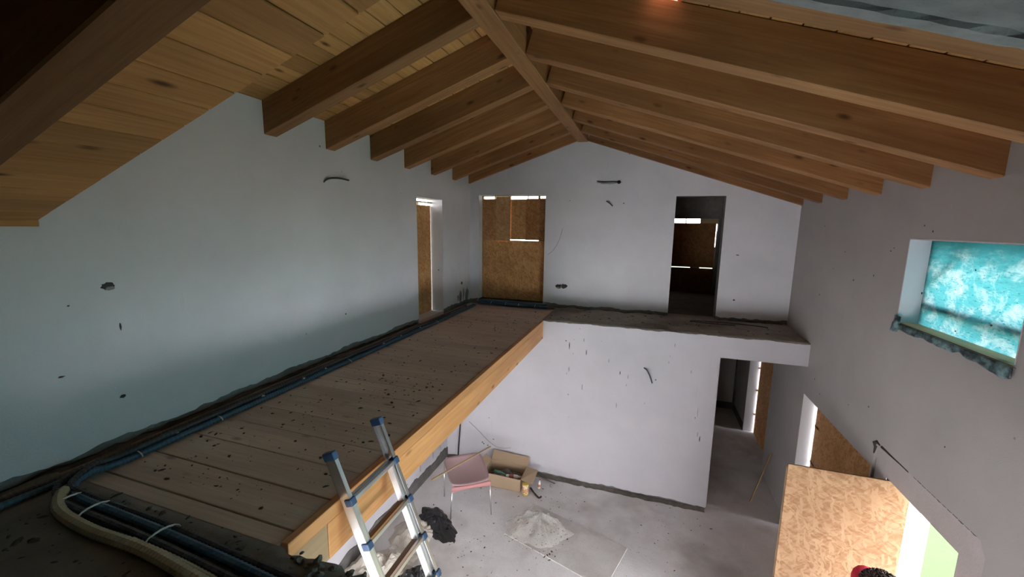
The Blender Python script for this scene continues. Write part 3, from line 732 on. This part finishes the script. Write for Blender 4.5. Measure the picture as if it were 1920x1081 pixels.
# rubble skirt at wall feet
def skirt(name, m, pts, hgt, dep, parent, nseg=None, seed=1.):
    P_ = smooth_path(pts, .06); v = []; f = []
    for i, p in enumerate(P_):
        T = (P_[min(i+1, len(P_)-1)]-P_[max(i-1, 0)]).normalized(); nn = Vector((T.y, -T.x, 0))
        h = hgt*(.6+.7*abs(nz(i*.31, seed))+.4*nz(i*1.1, seed)); d = dep*(.7+.6*abs(nz(i*.23, seed+3))+.3*nz(i*.9, seed+2))
        for a, hh in ((0, h), (.35, h*.55), (.7, h*.2), (1, -.004)): v.append(p+nn*(d*a)+Vector((0, 0, max(hh, -.004))))
    for i in range(len(P_)-1):
        for j in range(3): a = i*4+j; f.append((a, a+4, a+5, a+1))
    return mesh(name, v, f, m, parent, smooth=True)
skirt('dirt_skirt', 'dirt', [(.002, 0, -.03), (.002, -3, -.03), (.002, -6.28, -.03), (.002, -8, 0)], .055, .07, wl, seed=2.).data.flip_normals()
o = skirt('dirt_skirt', 'dirt', [(0.2, -.002, -.0), (1.6, -.002, 0), (3.8, -.002, 0)], .04, .10, wf, seed=5.)
o = skirt('dirt_skirt', 'dirt', [(4.65, -.002, -.0), (5.68, -.002, 0)], .045, .14, wf, seed=8.)
o = skirt('dirt_skirt', 'dirt', [(0.02, -G-.002, ZF), (2, -G-.002, ZF), (4.55, -G-.002, ZF)], .05, .10, wlo, seed=3.)
o = skirt('dirt_skirt', 'dirt', [(.016, -1.1, ZF), (.016, -3, ZF), (.016, -6., ZF)], .16, .17, wll, seed=4.); o.data.flip_normals()

# crumbs
def crumbs(name, n, area, z, rng, m, label, seed, dens=None):
    rr = random.Random(seed); v = []; f = []
    k = 0
    while k < n:
        x = area[0]+(area[1]-area[0])*rr.random(); y = area[2]+(area[3]-area[2])*rr.random()
        if dens and rr.random() > dens(x, y): continue
        k += 1; r = rng[0]+(rng[1]-rng[0])*rr.random()**3; a0 = rr.random()*6; ns = 6; b0 = len(v); el = 1+1.3*rr.random(); dr_ = rr.random()*3
        for i in range(ns):
            a = a0+i*2*math.pi/ns; q = r*(.6+.6*rr.random()); cx, cy = q*math.cos(a)*el, q*math.sin(a)
            v.append((x+cx*math.cos(dr_)-cy*math.sin(dr_), y+cx*math.sin(dr_)+cy*math.cos(dr_), z))
        v.append((x, y, z+r*.55))
        f += [(b0+i, b0+(i+1) % ns, b0+ns) for i in range(ns)]
    o = mesh(name, v, f, m); return tag(o, label, 'debris', None, 'stuff')
def dd(x, y): return .25+.75*max(0, nz(x*1.7, y*1.3, 2.)+.35+.3*(x > 1.2))
crumbs('debris', 950, (.34, 1.68, -6.1, -.3), -.0285, (.003, .015), 'crumb', 'dark crumbs of dirt scattered over the gallery deck', 3, dd)
crumbs('debris', 420, (.3, 4.6, -3.9, -1.2), ZF+.001, (.003, .012), 'crumb', 'dark crumbs of dirt scattered over the lower floor', 4, lambda x, y: .15+.85*max(0, nz(x*1.1, y*1.1, 6.)+.2))
crumbs('debris', 260, (1.75, 2.75, -2.95, -2.0), ZF+.016, (.003, .012), 'crumb', 'dark crumbs and dust scattered over the dusty board around the clear film', 9, lambda x, y: max(0, 1-((x-2.25)/.55)**2-((y+2.5)/.4)**2)*(.3+max(0, nz(x*4, y*4))*1.6))
crumbs('debris', 160, (1.9, 5.6, -1.0, -.1), .012, (.004, .022), 'crumb', 'dark crumbs of dirt scattered on the narrow ledge', 5)
crumbs('debris', 140, (.4, 2.2, -6.75, -6.3), .004, (.004, .02), 'crumb', 'dark crumbs of dirt scattered on the near slab', 6)

# ================================================================== LADDER
T0 = Vector((1.898, -5.892, -.025)); D = Vector((.351, .026, -.936)).normalized()
E = Vector((.01, 1, .03)); E = (E-D*E.dot(D)).normalized(); NF = E.cross(D).normalized()
if NF.x < 0: NF = -NF                          # outward face of the ladder, towards +x and up
LEN = (T0.z-ZF)/-D.z; WL = .42
ld = empty('ladder', tuple(T0+D*LEN), 'aluminium ladder with blue end caps leaning on the gallery edge beam', 'ladder')
def lput(mb, name, m, smooth=False): return local(mb.build(name, m, None, smooth), ld)
for sgn, e0 in ((0, 0.), (1, WL)):
    top = T0+E*e0-D*.275; bot = T0+E*e0+D*(LEN-.03)
    c = (top+bot)/2; ln = (bot-top).length
    # hollow-looking rail: web with two flanges
    mb = MB(); out = -1 if sgn == 0 else 1
    mb.obox(c+E*(out*.010), D, E, NF, ln, .006, .072)
    mb.obox(c+NF*.033, D, E, NF, ln, .026, .006); mb.obox(c-NF*.033, D, E, NF, ln, .026, .006)
    r = lput(mb, 'rail', 'alu')
    q = MB(); ct = top-D*.012
    q.obox(ct, D, E, NF, .05, .036, .084); q = q.build('end_cap', 'cap'); q.parent = r; q.matrix_parent_inverse = r.matrix_world.inverted(); bevel(q, .006, 2)
    q.matrix_parent_inverse = Matrix.Identity(4)
    # inner sliding section, starting below the first rung
    inn = 1 if sgn == 0 else -1
    s0, s1 = T0+E*(e0+inn*.027)+D*.02-NF*.004, T0+E*(e0+inn*.05)+D*(LEN-.35)-NF*.03
    ax = (s1-s0).normalized(); ey = (E-ax*E.dot(ax)).normalized(); ez = ax.cross(ey)
    mb = MB(); mb.obox((s0+s1)/2, ax, ey, ez, (s1-s0).length, .020, .052); q = lput(mb, 'inner_rail', 'alu2'); bevel(q, .003)
    foot = MB(); foot.obox(bot+D*.012, D, E, NF, .036, .038, .086); lput(foot, 'rubber_foot', 'bag')
nr_ = int((LEN-.1)/.28)
for k in range(nr_+1):
    c = T0+D*(k*.28)+E*(WL/2)
    mb = MB(); mb.obox(c+NF*.026, D, E, NF, .026, WL-.03, .030); r = lput(mb, 'rung', 'alu'); bevel(r, .003)
    mb = MB(); mb.obox(c-NF*.010-D*.010, D, E, NF, .008, WL-.04, .046); q = mb.build('tread', 'tread' if k else 'alu2'); q.parent = r
    for e0 in (0, WL):
        mb = MB(); mb.obox(T0+D*(k*.28)+E*e0+NF*.022, D, E, NF, .046, .044, .052); q = lput(mb, 'bracket', 'cap'); bevel(q, .006, 2)

# ================================================================== LOWER ROOM THINGS
# --- pink chair, seat shell on four thin tubes
FL_, FR_, BL_, BR_ = Vector((.858, -2.614, ZF)), Vector((1.40, -2.31, ZF)), Vector((.516, -2.174, ZF)), Vector((1.012, -1.792, ZF))
SFL, SFR, SBL, SBR = Vector((.86, -2.585, -2.335)), Vector((1.375, -2.265, -2.305)), Vector((.44, -2.06, -2.255)), Vector((.955, -1.70, -2.235))
ch = empty('chair', tuple((FL_+FR_+BL_+BR_)/4), 'dusty pink plastic chair seat on thin tube legs below the gallery', 'chair')
n = 18; v = []; f = []
for i in range(n+1):
    for j in range(n+1):
        a, c_ = i/n, j/n
        p = SFL.lerp(SFR, a).lerp(SBL.lerp(SBR, a), c_)
        cor = (abs(2*a-1)**4)*(abs(2*c_-1)**4)
        p = p.lerp((SFL+SFR+SBL+SBR)/4, .10*cor)
        bowl = math.sin(math.pi*min(1, c_*1.0))**.8*math.sin(math.pi*a)**.6
        p = p-Vector((0, 0, .085*bowl)) - Vector((0, 0, .03 if c_ == 0 else 0))
        v.append(p)
for i in range(n):
    for j in range(n): q = i*(n+1)+j; f.append((q, q+n+1, q+n+2, q+1))
s = mesh('seat', v, f, 'pink', None, True); local(s, ch); so = s.modifiers.new('t', 'SOLIDIFY'); so.thickness = .008; so.offset = -1
v = []; f = []
for i in range(25):
    a = i/24; p = SFL.lerp(SFR, a); d = .045+.012*math.cos(2*math.pi*a)
    p = p+Vector((0, 0, -.012*math.sin(math.pi*a)))
    v += [p+Vector((.004, -.008, -.015)), p+Vector((.008, -.014, -.03-d))]
f = [(2*i, 2*i+1, 2*i+3, 2*i+2) for i in range(24)]
a = mesh('front_apron', v, f, 'pinkrim', None, True); local(a, ch); so = a.modifiers.new('t', 'SOLIDIFY'); so.thickness = .01
for A, B in ((FL_, SFL), (FR_, SFR), (BL_, SBL), (BR_, SBR)):
    t2 = B+Vector((0, 0, -.045)); t2 = t2.lerp((SFL+SFR+SBL+SBR)/4+Vector((0, 0, -.045)), .05)
    local(MB().tube([A, A.lerp(t2, .5), t2], .0105, 8).build('leg', 'chrome', None, True), ch)
# lath across the chair
o = beam('lath', (.579, -2.682, -2.235), (1.10, -1.59, -2.185), (0, 0, 1), .030, .014, 'lath', None, .002)
tag(o, 'thin pale wooden lath lying slantwise across the pink chair towards the wall', 'lath')
# black hanging conduit in the corner
tag(MB().tube([(.30, -1.10, -.36), (.30, -1.105, -1.2), (.295, -1.10, -2.11), (.265, -1.10, -2.5), (.24, -1.10, ZF+.02)], .014, 8).build('conduit', 'black'),
    'black conduit hanging down the wall corner behind the pink chair', 'conduit')
# --- cardboard box
bx = empty('cardboard_box', (1.32, -1.46, ZF), 'open brown cardboard box of rubbish against the lower white wall', 'box')
X0, X1, Y0, Y1, ZT, th = .985, 1.665, -1.66, -1.24, -2.635, .006
for (x0, x1, y0, y1) in ((X0, X1, Y0, Y0+th), (X0, X1, Y1-th, Y1), (X0, X0+th, Y0+th, Y1-th), (X1-th, X1, Y0+th, Y1-th)):
    local(MB().box(x0, x1, y0, y1, ZF+.004, ZT).build('side_panel', 'card'), bx)
local(MB().box(X0, X1, Y0, Y1, ZF+.0005, ZF+.006).build('base_panel', 'card'), bx)
def flap(q): 
    q = [Vector(p) for p in q]; nn = (q[1]-q[0]).cross(q[2]-q[0]).normalized()*.004
    local(MB().add(q+[p+nn for p in q], BF).build('flap', 'card'), bx)
flap([(X0, Y1, ZT), (X1, Y1, ZT), (X1+.01, Y1+.125, ZT+.10), (X0, Y1+.125, ZT+.12)])
flap([(X1, Y0+.02, ZT), (X1, Y1, ZT), (X1+.20, Y1-.02, ZT-.02), (X1+.20, Y0+.03, ZT-.05)])
flap([(X0, Y0+.01, ZT), (X0, Y1-.01, ZT), (X0-.10, Y1-.02, ZT+.10), (X0-.10, Y0+.03, ZT+.10)])
def bottle(name, label, m, lm, p, ang, tilt, s=1., cat='bottle', grp=None):
    o = empty(name, p, label, cat, grp)
    o.rotation_euler = (0, tilt, ang)
    MB().lathe([(.03*s, 0), (.036*s, .006*s), (.036*s, .15*s), (.030*s, .18*s), (.014*s, .215*s), (.013*s, .255*s)], 14).build('bottle_body', m, o, True)
    MB().lathe([(.0365*s, .05*s), (.0368*s, .052*s), (.0368*s, .125*s), (.0365*s, .127*s)], 14).build('bottle_label', lm, o, True)
    MB().lathe([(.0155*s, .245*s), (.0155*s, .27*s), (.012*s, .273*s)], 12).build('bottle_cap', lm, o, True)
    return o
bottle('bottle', 'green bottle lying in the open cardboard box', 'green', 'green', (1.10, -1.40, -2.76), -.15, math.pi/2+.08, 1.25)
bottle('bottle', 'white plastic bottle lying at the right end inside the cardboard box', 'white', 'redlab', (1.36, -1.50, -2.74), .12, math.pi/2-.12, 1.1)
bottle('bottle', 'brown bottle lying behind the green one in the cardboard box', 'redlab', 'tread', (1.12, -1.50, -2.77), .05, math.pi/2, 1.1)
# rubbish sheets in the box
def crumple(name, m, cx, cy, z, rx, ry, h, seed, nn=22, spike=1., rot=0., label=None, cat=None, edge=None):
    v = []; f = []
    for i in range(nn+1):
        for j in range(nn+1):
            a, c_ = 2*i/nn-1, 2*j/nn-1
            rr_ = max(abs(a), abs(c_)); d = math.hypot(a, c_) or 1; k = rr_/d
            ux, uy = a*k, c_*k; r = math.hypot(ux, uy); th_ = math.atan2(uy, ux)
            R_ = 1+.28*nz(math.cos(th_)*1.6+seed, math.sin(th_)*1.6, seed)+.12*nz(math.cos(th_)*5, math.sin(th_)*5, seed)
            if edge: R_ *= edge(th_)
            x, y = ux*rx*R_, uy*ry*R_
            fo = abs(nz(x*5+seed, y*5, seed))*1.1+.6*abs(nz(x*12, y*12, seed+2))
            zz = h*(max(0, 1-r**1.6))*(.35+spike*fo)+.018*(1-r)*abs(nz(x*20, y*20, seed+5))
            v.append((cx+x*math.cos(rot)-y*math.sin(rot), cy+x*math.sin(rot)+y*math.cos(rot), z+.002+zz))
    for i in range(nn):
        for j in range(nn): q = i*(nn+1)+j; f.append((q, q+nn+1, q+nn+2, q+1))
    o = mesh(name, v, f, m, None, False)
    if label: tag(o, label, cat)
    return o
crumple('plastic_rag', 'tread', 1.32, -1.36, -2.80, .26, .09, .10, 5.5, 14, label='dark crumpled rag at the back of the cardboard box', cat='rag')
# tins beside the box
def tin(label, p, r, h, m, cap):
    o = empty('tin', p, label, 'tin')
    MB().lathe([(r*.98, 0), (r, .004), (r, h-.004), (r*.98, h)], 18).build('tin_body', m, o, True)
    MB().lathe([(r*1.03, 0), (r*1.04, .012), (r*1.03, .022)], 18).build('bottom_rim', cap, o, True)
    MB().lathe([(r*1.02, h-.008), (r*1.03, h), (r*.9, h+.003)], 18).build('lid', cap, o, True)
tin('printed tin with a yellow rim standing beside the cardboard box', (1.755, -1.665, ZF), .055, .19, 'label', 'yellow')
bottle('bottle', 'white and red bottle standing on the floor right of the cardboard box', 'white', 'redlab', (1.93, -1.44, ZF), .3, 0.10, .62)
o = MB().tube(smooth_path([(1.80, -1.50, ZF+.016), (1.90, -1.62, ZF+.022), (2.0, -1.70, ZF+.016), (2.03, -1.66, ZF+.018)], .03), lambda i: .014+.006*abs(nz(i*.6)), 7).build('rag', 'crumb')
tag(o, 'dark twisted rag on the floor in front of the tin', 'rag')
tag(beam('lath', (1.78, -1.11, ZF+.012), (2.17, -1.25, ZF+.012), (0, 0, 1), .018, .012, 'tread', None, .001), 'short dark stick on the floor at the foot of the lower white wall', 'lath')
bm = bmesh.new(); bmesh.ops.create_icosphere(bm, subdivisions=2, radius=.025)
for vt in bm.verts: vt.co *= 1+.3*nz(vt.co.x*60, vt.co.y*60, vt.co.z*60)
me = bpy.data.meshes.new('stone'); bm.to_mesh(me); bm.free(); me.materials.append(M['mortar'])
o = bpy.data.objects.new('stone', me); o.location = (2.12, -1.33, ZF+.02); C.objects.link(o); tag(o, 'small grey lump of mortar on the floor near the short dark stick', 'stone')
# --- sacks and film
crumple('plastic_sack', 'bag', .70, -2.74, ZF, .44, .20, .13, 1.7, 26, 1., -.62, 'crumpled black plastic sack on the floor in front of the pink chair', 'sack')
crumple('paper_sack', 'paper', .50, -3.05, ZF, .34, .30, .13, 3.3, 24, 1., .2, 'pale beige paper sack crumpled beside the black plastic sack', 'sack')
crumple('paper_sack', 'paper', .42, -3.72, ZF, .44, .34, .22, 8.3, 28, 1., .5, 'large pale sheet of crumpled paper on the floor behind the ladder', 'sack')
crumple('plastic_sack', 'bag', .95, -3.72, ZF, .30, .20, .16, 6.1, 24, 1., .3, 'crumpled black plastic sack seen between the ladder rungs', 'sack')
tag(beam('lath', (.10, -4.05, ZF+.02), (.62, -3.45, ZF+.06), (0, 0, 1), .05, .015, 'alu2', None, .001), 'thin grey strip lying on the pale paper behind the ladder', 'strip')
# dusty board with clear film
o = MB().box(0, 1.55, 0, .80, 0, .014).build('floor_board', 'board'); o.location = (1.72, -2.62, ZF+.001); o.rotation_euler = (0, 0, math.atan2(-.36, 1.18)); bevel(o, .003)
tag(o, 'thin dusty board lying on the lower floor under the clear film', 'board')
v = []; f = []; nr1, na1 = 16, 72
for i in range(nr1+1):
    r = i/nr1
    for j in range(na1):
        th_ = 2*math.pi*j/na1; cth, sth = math.cos(th_), math.sin(th_)
        R_ = 1+.30*nz(cth*1.7, sth*1.7, 2.2)+.16*nz(cth*5, sth*5, 1.)
        fold = abs(math.sin(th_*5.5+2.6*nz(cth*2, sth*2, 4.)+r*1.2))
        hgt = .23*(1-r)**.75*(.4+.6*fold)+.05*math.sin(math.pi*r)*abs(nz(cth*r*6+3, sth*r*6, 8.))*2*(.4+fold)
        v.append((2.17+.02*(1-r)+.44*r*R_*cth, -2.40+.10*(1-r)+.30*r*R_*sth, ZF+.018+hgt))
for i in range(nr1):
    for j in range(na1): f.append((i*na1+j, i*na1+(j+1) % na1, (i+1)*na1+(j+1) % na1, (i+1)*na1+j))
tag(mesh('plastic_film', v, f, 'film', smooth=True), 'crumpled clear plastic film on the dusty board', 'plastic film')
# plank leaning in the passage
tag(beam('plank', (5.28, -.62, ZF+.006), (W-.03, -.05, ZF+.62), (1, 0, 0), .07, .02, 'lath', None, .002), 'short pale plank leaning on the right wall inside the passage', 'plank')

# ================================================================== MARKS AND STUBS ON THE WALLS
def stub(label, pts, r, m='black', name='cable', cat='cable', grp=None):
    return tag(MB().tube(smooth_path(pts, .02), r, 6).build(name, m), label, cat, grp)
stub('black cable stub curling out of the long left wall below the rafters', [(-.01, -3.90, 2.005), (.03, -3.86, 2.05), (.05, -3.72, 2.07), (.045, -3.55, 2.065)], .010)
stub('short black cable stub on the gable wall below the grey slot', [(2.68, .01, 2.02), (2.70, -.03, 2.01), (2.76, -.05, 1.97), (2.80, -.05, 1.93)], .009)
stub('dark cable hanging out of the lower white wall', [(3.50, -G+.01, -.64), (3.55, -G-.04, -.66), (3.60, -G-.05, -.75), (3.64, -G-.04, -.86)], .010)
stub('thin grey wire arcing over the lower white wall near the corner', [(.46, -G-.003, -2.08), (.62, -G-.003, -2.2), (.86, -G-.003, -2.40), (1.05, -G-.003, -2.49), (1.30, -G-.003, -2.45)], .004, 'mortar', 'wire', 'wire')
stub('thin dark wire arc on the gable wall beside the boarded window', [(1.63, -.003, 1.02), (1.74, -.004, 1.12), (1.84, -.004, 1.3), (1.90, -.003, 1.52)], .0035, 'mortar', 'wire', 'wire')
def blotch(name, axis, at, u, z, ru, rz, seed, m, label=None, cat=None, parent=None, dep=.006, n=22):
    v = []; f = []; s = -1
    for i in range(n):
        a = 2*math.pi*i/n; q = 1+.45*nz(math.cos(a)*2+seed, math.sin(a)*2, seed)+.25*nz(math.cos(a)*6, math.sin(a)*6, seed)
        for d in (0, 1):
            uu, zz = u+ru*q*math.cos(a)*(1-.15*d), z+rz*q*math.sin(a)*(1-.15*d)
            pos = at + (dep*d)
            v.append((pos, uu, zz) if axis == 0 else (uu, pos, zz))
    f = [(2*i, 2*((i+1) % n), 2*((i+1) % n)+1, 2*i+1) for i in range(n)]+[tuple(2*i+1 for i in range(n))]
    o = fix_normals(mesh(name, v, f, m, parent))
    if label: tag(o, label, cat)
    return o
def wall_box(label, axis, at, u, z, s, seed, sg):
    o = blotch('socket_hole', axis, at, u, z, s*1.1, s*.8, seed, 'bag', label, 'socket hole', dep=.004*sg)
    q = blotch('mortar_rim', axis, at, u+s*.25, z-s*.45, s*.8, s*.4, seed+3, 'mortar', parent=o, dep=.009*sg)
    return o
wall_box('rough round socket hole on the near part of the left wall', 0, .0005, -5.909, 1.121, .034, 1.1, 1)
wall_box('small socket hole on the left wall beside the far corner', 0, .0005, -.40, .43, .035, 2.1, 1)
o = wall_box('double socket hole with cut wires right of the boarded window', 1, -.0005, 1.85, .42, .05, 3.1, -1)
q = blotch('second_hole', 1, -.0005, 1.96, .425, .06, .045, 5.2, 'bag', parent=o, dep=-.005)
q = MB().tube([(1.80, -.01, .43), (1.9, -.03, .46), (2.02, -.015, .41)], .007, 6).build('wire', 'black', o)
o = blotch('conduit_slot', 1, -.0005, 2.70, 2.347, .20, .024, 6.6, 'mortar', 'grey chased slot with a cut conduit high on the gable wall', 'slot', dep=-.008)
MB().tube([(2.50, -.012, 2.372), (2.62, -.016, 2.352), (2.78, -.016, 2.358), (2.86, -.016, 2.35)], .010, 6).build('conduit_end', 'black', o)
MB().lathe([(.03, 0), (.032, .012), (.02, .02)], 10, (0, 0, 0)).build('slot_plug', 'bag', o).matrix_basis = Matrix.Translation((2.885, -.006, 2.348)) @ Matrix.Rotation(math.pi/2, 4, 'X')
for (ax, at, u, z, ru, rz, sd, sg) in ((0, .0005, -5.911, .337, .016, .013, 1, 1), (0, .0005, -6.119, 1.024, .007, .005, 2, 1), (0, .0005, -5.87, .83, .006, .03, 3, 1), (0, .0005, -6.202, .584, .018, .006, 4, 1),
        (1, -.0005, 4.866, 1.132, .03, .008, 5, -1), (1, -.0005, 4.877, .374, .018, .012, 6, -1)):
    blotch('scratch', ax, at, u, z, ru, rz, sd*1.7, 'crumb', parent=(wl if ax == 0 else wf), dep=.002*sg, n=9)
rs = random.Random(11)
for k in range(26):
    u = 2.1+2.3*rs.random(); z = -.1-1.6*rs.random()**1.5
    blotch('scratch', 1, -G-.0005, u, z, .004+.003*rs.random(), .012+.09*rs.random()**2, k*1.3, 'mortar' if k % 3 else 'crumb', parent=wlo, dep=-.0015, n=8)
for k in range(18):
    blotch('scratch', 0, W-.0005, -.9-3.2*rs.random(), -.5+2.2*rs.random(), .006+.006*rs.random(), .005+.006*rs.random(), k*2.3, 'crumb', parent=wr, dep=-.0015, n=8)
for (u, z) in ((.735, -2.445), (.76, -2.47), (.84, -2.49)):
    blotch('scratch', 1, -G-.0005, u, z, .014, .012, u*9, 'crumb', parent=wlo, dep=-.002, n=8)
for k in range(16):
    blotch('damp_stain', 0, .0005, -.08-.55*rs.random(), .12+.12*rs.random(), .014+.02*rs.random(), .04+.09*rs.random(), k*3.3, 'mortar', parent=wl, dep=.0012, n=9)

# ================================================================== PERSON in the doorway
def skin_mesh(name, joints, edges, m, sub=2, root=0):
    me = bpy.data.meshes.new(name); me.from_pydata([j[0] for j in joints], edges, []); o = bpy.data.objects.new(name, me); C.objects.link(o)
    sk = o.modifiers.new('skin', 'SKIN'); sk.use_smooth_shade = True
    for i, j in enumerate(joints):
        r = j[1]; r = r if isinstance(r, tuple) else (r, r); o.data.skin_vertices[0].data[i].radius = r
    o.data.skin_vertices[0].data[root].use_root = True
    sb = o.modifiers.new('sub', 'SUBSURF'); sb.levels = sub; sb.render_levels = sub
    bpy.context.view_layer.update(); dg = bpy.context.evaluated_depsgraph_get()
    m2 = bpy.data.meshes.new_from_object(o.evaluated_get(dg)); bpy.data.objects.remove(o)
    m2.materials.clear(); m2.materials.append(M[m])
    for p in m2.polygons: p.use_smooth = True; p.material_index = 0
    o2 = bpy.data.objects.new(name, m2); C.objects.link(o2); return o2
ps = empty('person', (5.375, -4.03, ZF), 'person with dark curly hair and a red top walking through the open doorway', 'person')
ps.rotation_euler = (0, 0, math.pi/2)          # built facing -y, turned to face +x
Hh = 1.80
J = [((0, 0, .94), (.15, .11)), ((0, .01, 1.10), (.135, .10)), ((0, .015, 1.28), (.155, .105)), ((0, .01, 1.45), (.13, .085)), ((0, -.005, 1.51), (.058, .06)), ((0, -.02, 1.545), (.056, .06)), ((0, -.025, 1.61), (.074, .09)), ((0, -.02, 1.67), (.068, .085))]
Ed = [(i, i+1) for i in range(7)]
def chain(start, pts):
    a = start
    for p in pts: J.append(p); Ed.append((a, len(J)-1)); a = len(J)-1
    return a
hands = []
for s in (-1, 1):
    chain(0, [((s*.10, 0, .85), (.085, .09)), ((s*.105, -.04*s, .50), .058), ((s*.11, .07*s+.02, .30), .052), ((s*.11, .10*s+.03, .09), .038), ((s*.115, .03*s, .045), (.038, .03)), ((s*.12, -.09+.03*s, .03), (.035, .022))])
    e = chain(3, [((s*.19, .01, 1.50), .062), ((s*.215, .03, 1.12), .042), ((s*.225, -.05+.03*s, .90), .032), ((s*.222, -.075+.03*s, .84), (.040, .022)), ((s*.222, -.09+.03*s, .80), (.038, .016))])
    base = Vector((s*.222, -.09+.03*s, .80))
    for q, (off, ln_) in enumerate(((-.030, .070), (-.010, .080), (.010, .075), (.028, .058))):
        p1 = base+Vector((0, off, -.02)); chain(e, [(tuple(p1), .0095), (tuple(p1+Vector((-s*.008, 0, -ln_*.5))), .0085), (tuple(p1+Vector((-s*.022, 0, -ln_*.9))), .0075)])
    b_ = Vector((s*.222, -.075+.03*s, .845)); chain(e-1, [(tuple(b_+Vector((-s*.01, -.040, -.012))), .0105), (tuple(b_+Vector((-s*.015, -.058, -.045))), .009)])
body = skin_mesh('body', J, Ed, 'skin'); body.parent = ps
TJ = [((0, 0, .88), (.165, .125)), ((0, .01, 1.10), (.152, .115)), ((0, .015, 1.28), (.172, .122)), ((0, .01, 1.47), (.17, .11)), ((0, 0, 1.50), (.066, .068))]
TE = [(i, i+1) for i in range(4)]
for s in (-1, 1):
    TJ += [((s*.205, .02, 1.555), .115), ((s*.205, .022, 1.24), .062), ((s*.218, .03, 1.13), .056), ((s*.226, -.03, .93), .045)]; k = len(TJ)-4; TE += [(3, k), (k, k+1), (k+1, k+2), (k+2, k+3)]
skin_mesh('red_top', TJ, TE, 'shirt').parent = ps
TJ = [((0, 0, .97), (.165, .128)), ((0, .005, 1.12), (.158, .125))]; TE = [(0, 1)]
for s in (-1, 1):
    TJ += [((s*.10, 0, .84), (.098, .10)), ((s*.105, -.04*s, .50), .072), ((s*.11, .07*s+.02, .30), .068), ((s*.11, .10*s+.03, .11), .06)]; k = len(TJ)-4; TE += [(0, k), (k, k+1), (k+1, k+2), (k+2, k+3)]
skin_mesh('trousers', TJ, TE, 'jeans').parent = ps
for s in (-1, 1):
    skin_mesh('shoe', [((s*.11, .12*s+.03, .05), (.045, .048)), ((s*.115, .03*s, .045), (.048, .042)), ((s*.122, -.12+.03*s, .035), (.045, .032))], [(0, 1), (1, 2)], 'shoe').parent = ps
    bm = bmesh.new(); bmesh.ops.create_uvsphere(bm, u_segments=10, v_segments=8, radius=.013); me = bpy.data.meshes.new('eye'); bm.to_mesh(me); bm.free(); me.materials.append(M['eye'])
    q = bpy.data.objects.new('eye', me); q.location = (s*.032, -.106, 1.625); link(q, ps)
    skin_mesh('ear', [((s*.074, -.01, 1.59), (.008, .016)), ((s*.080, -.005, 1.625), (.009, .02))], [(0, 1)], 'skin', 1).parent = ps
skin_mesh('nose', [((0, -.108, 1.615), (.009, .008)), ((0, -.126, 1.585), (.014, .012))], [(0, 1)], 'skin', 2).parent = ps
MB().tube([(-.024, -.106, 1.553), (0, -.114, 1.551), (.024, -.106, 1.553)], .006, 6).build('mouth', 'redlab', ps)
# curly hair: a cap with many small curls
bm = bmesh.new(); bmesh.ops.create_icosphere(bm, subdivisions=4, radius=1.)
for vt in bm.verts:
    c = vt.co.copy(); k = 1+.10*nz(c.x*5, c.y*5, c.z*5)+.07*abs(nz(c.x*13, c.y*13, c.z*13))
    zz = c.z if c.z > -.45 else -.45+(c.z+.45)*.3
    vt.co = Vector((c.x*.104*k, .012+c.y*.118*k+(.03 if c.y < -.4 and c.z < .25 else 0), 1.655+zz*.100*k))
me = bpy.data.meshes.new('hair'); bm.to_mesh(me); bm.free(); me.materials.append(M['hair'])
hr = bpy.data.objects.new('hair', me); link(hr, ps)
for p in me.polygons: p.use_smooth = True
b = MB(); rr = random.Random(5)
for k in range(420):
    a = rr.random()*2*math.pi; z = rr.random()*1.25-.25; z = min(z, .99); q = math.sqrt(max(0, 1-z*z))
    nrm = Vector((math.cos(a)*q, math.sin(a)*q, z))
    if nrm.y < -.55 and nrm.z < .35: continue
    c = Vector((nrm.x*.106, .012+nrm.y*.119, 1.655+nrm.z*.102)); t1 = nrm.orthogonal().normalized(); t2 = nrm.cross(t1); r_ = .010+.008*rr.random(); ph = rr.random()*6
    b.tube([c+(t1*math.cos(ph+i*1.2)+t2*math.sin(ph+i*1.2))*r_+nrm*(.006*i) for i in range(6)], .0042, 5)
b.build('curls', 'hair', hr)
bpy.context.view_layer.update()
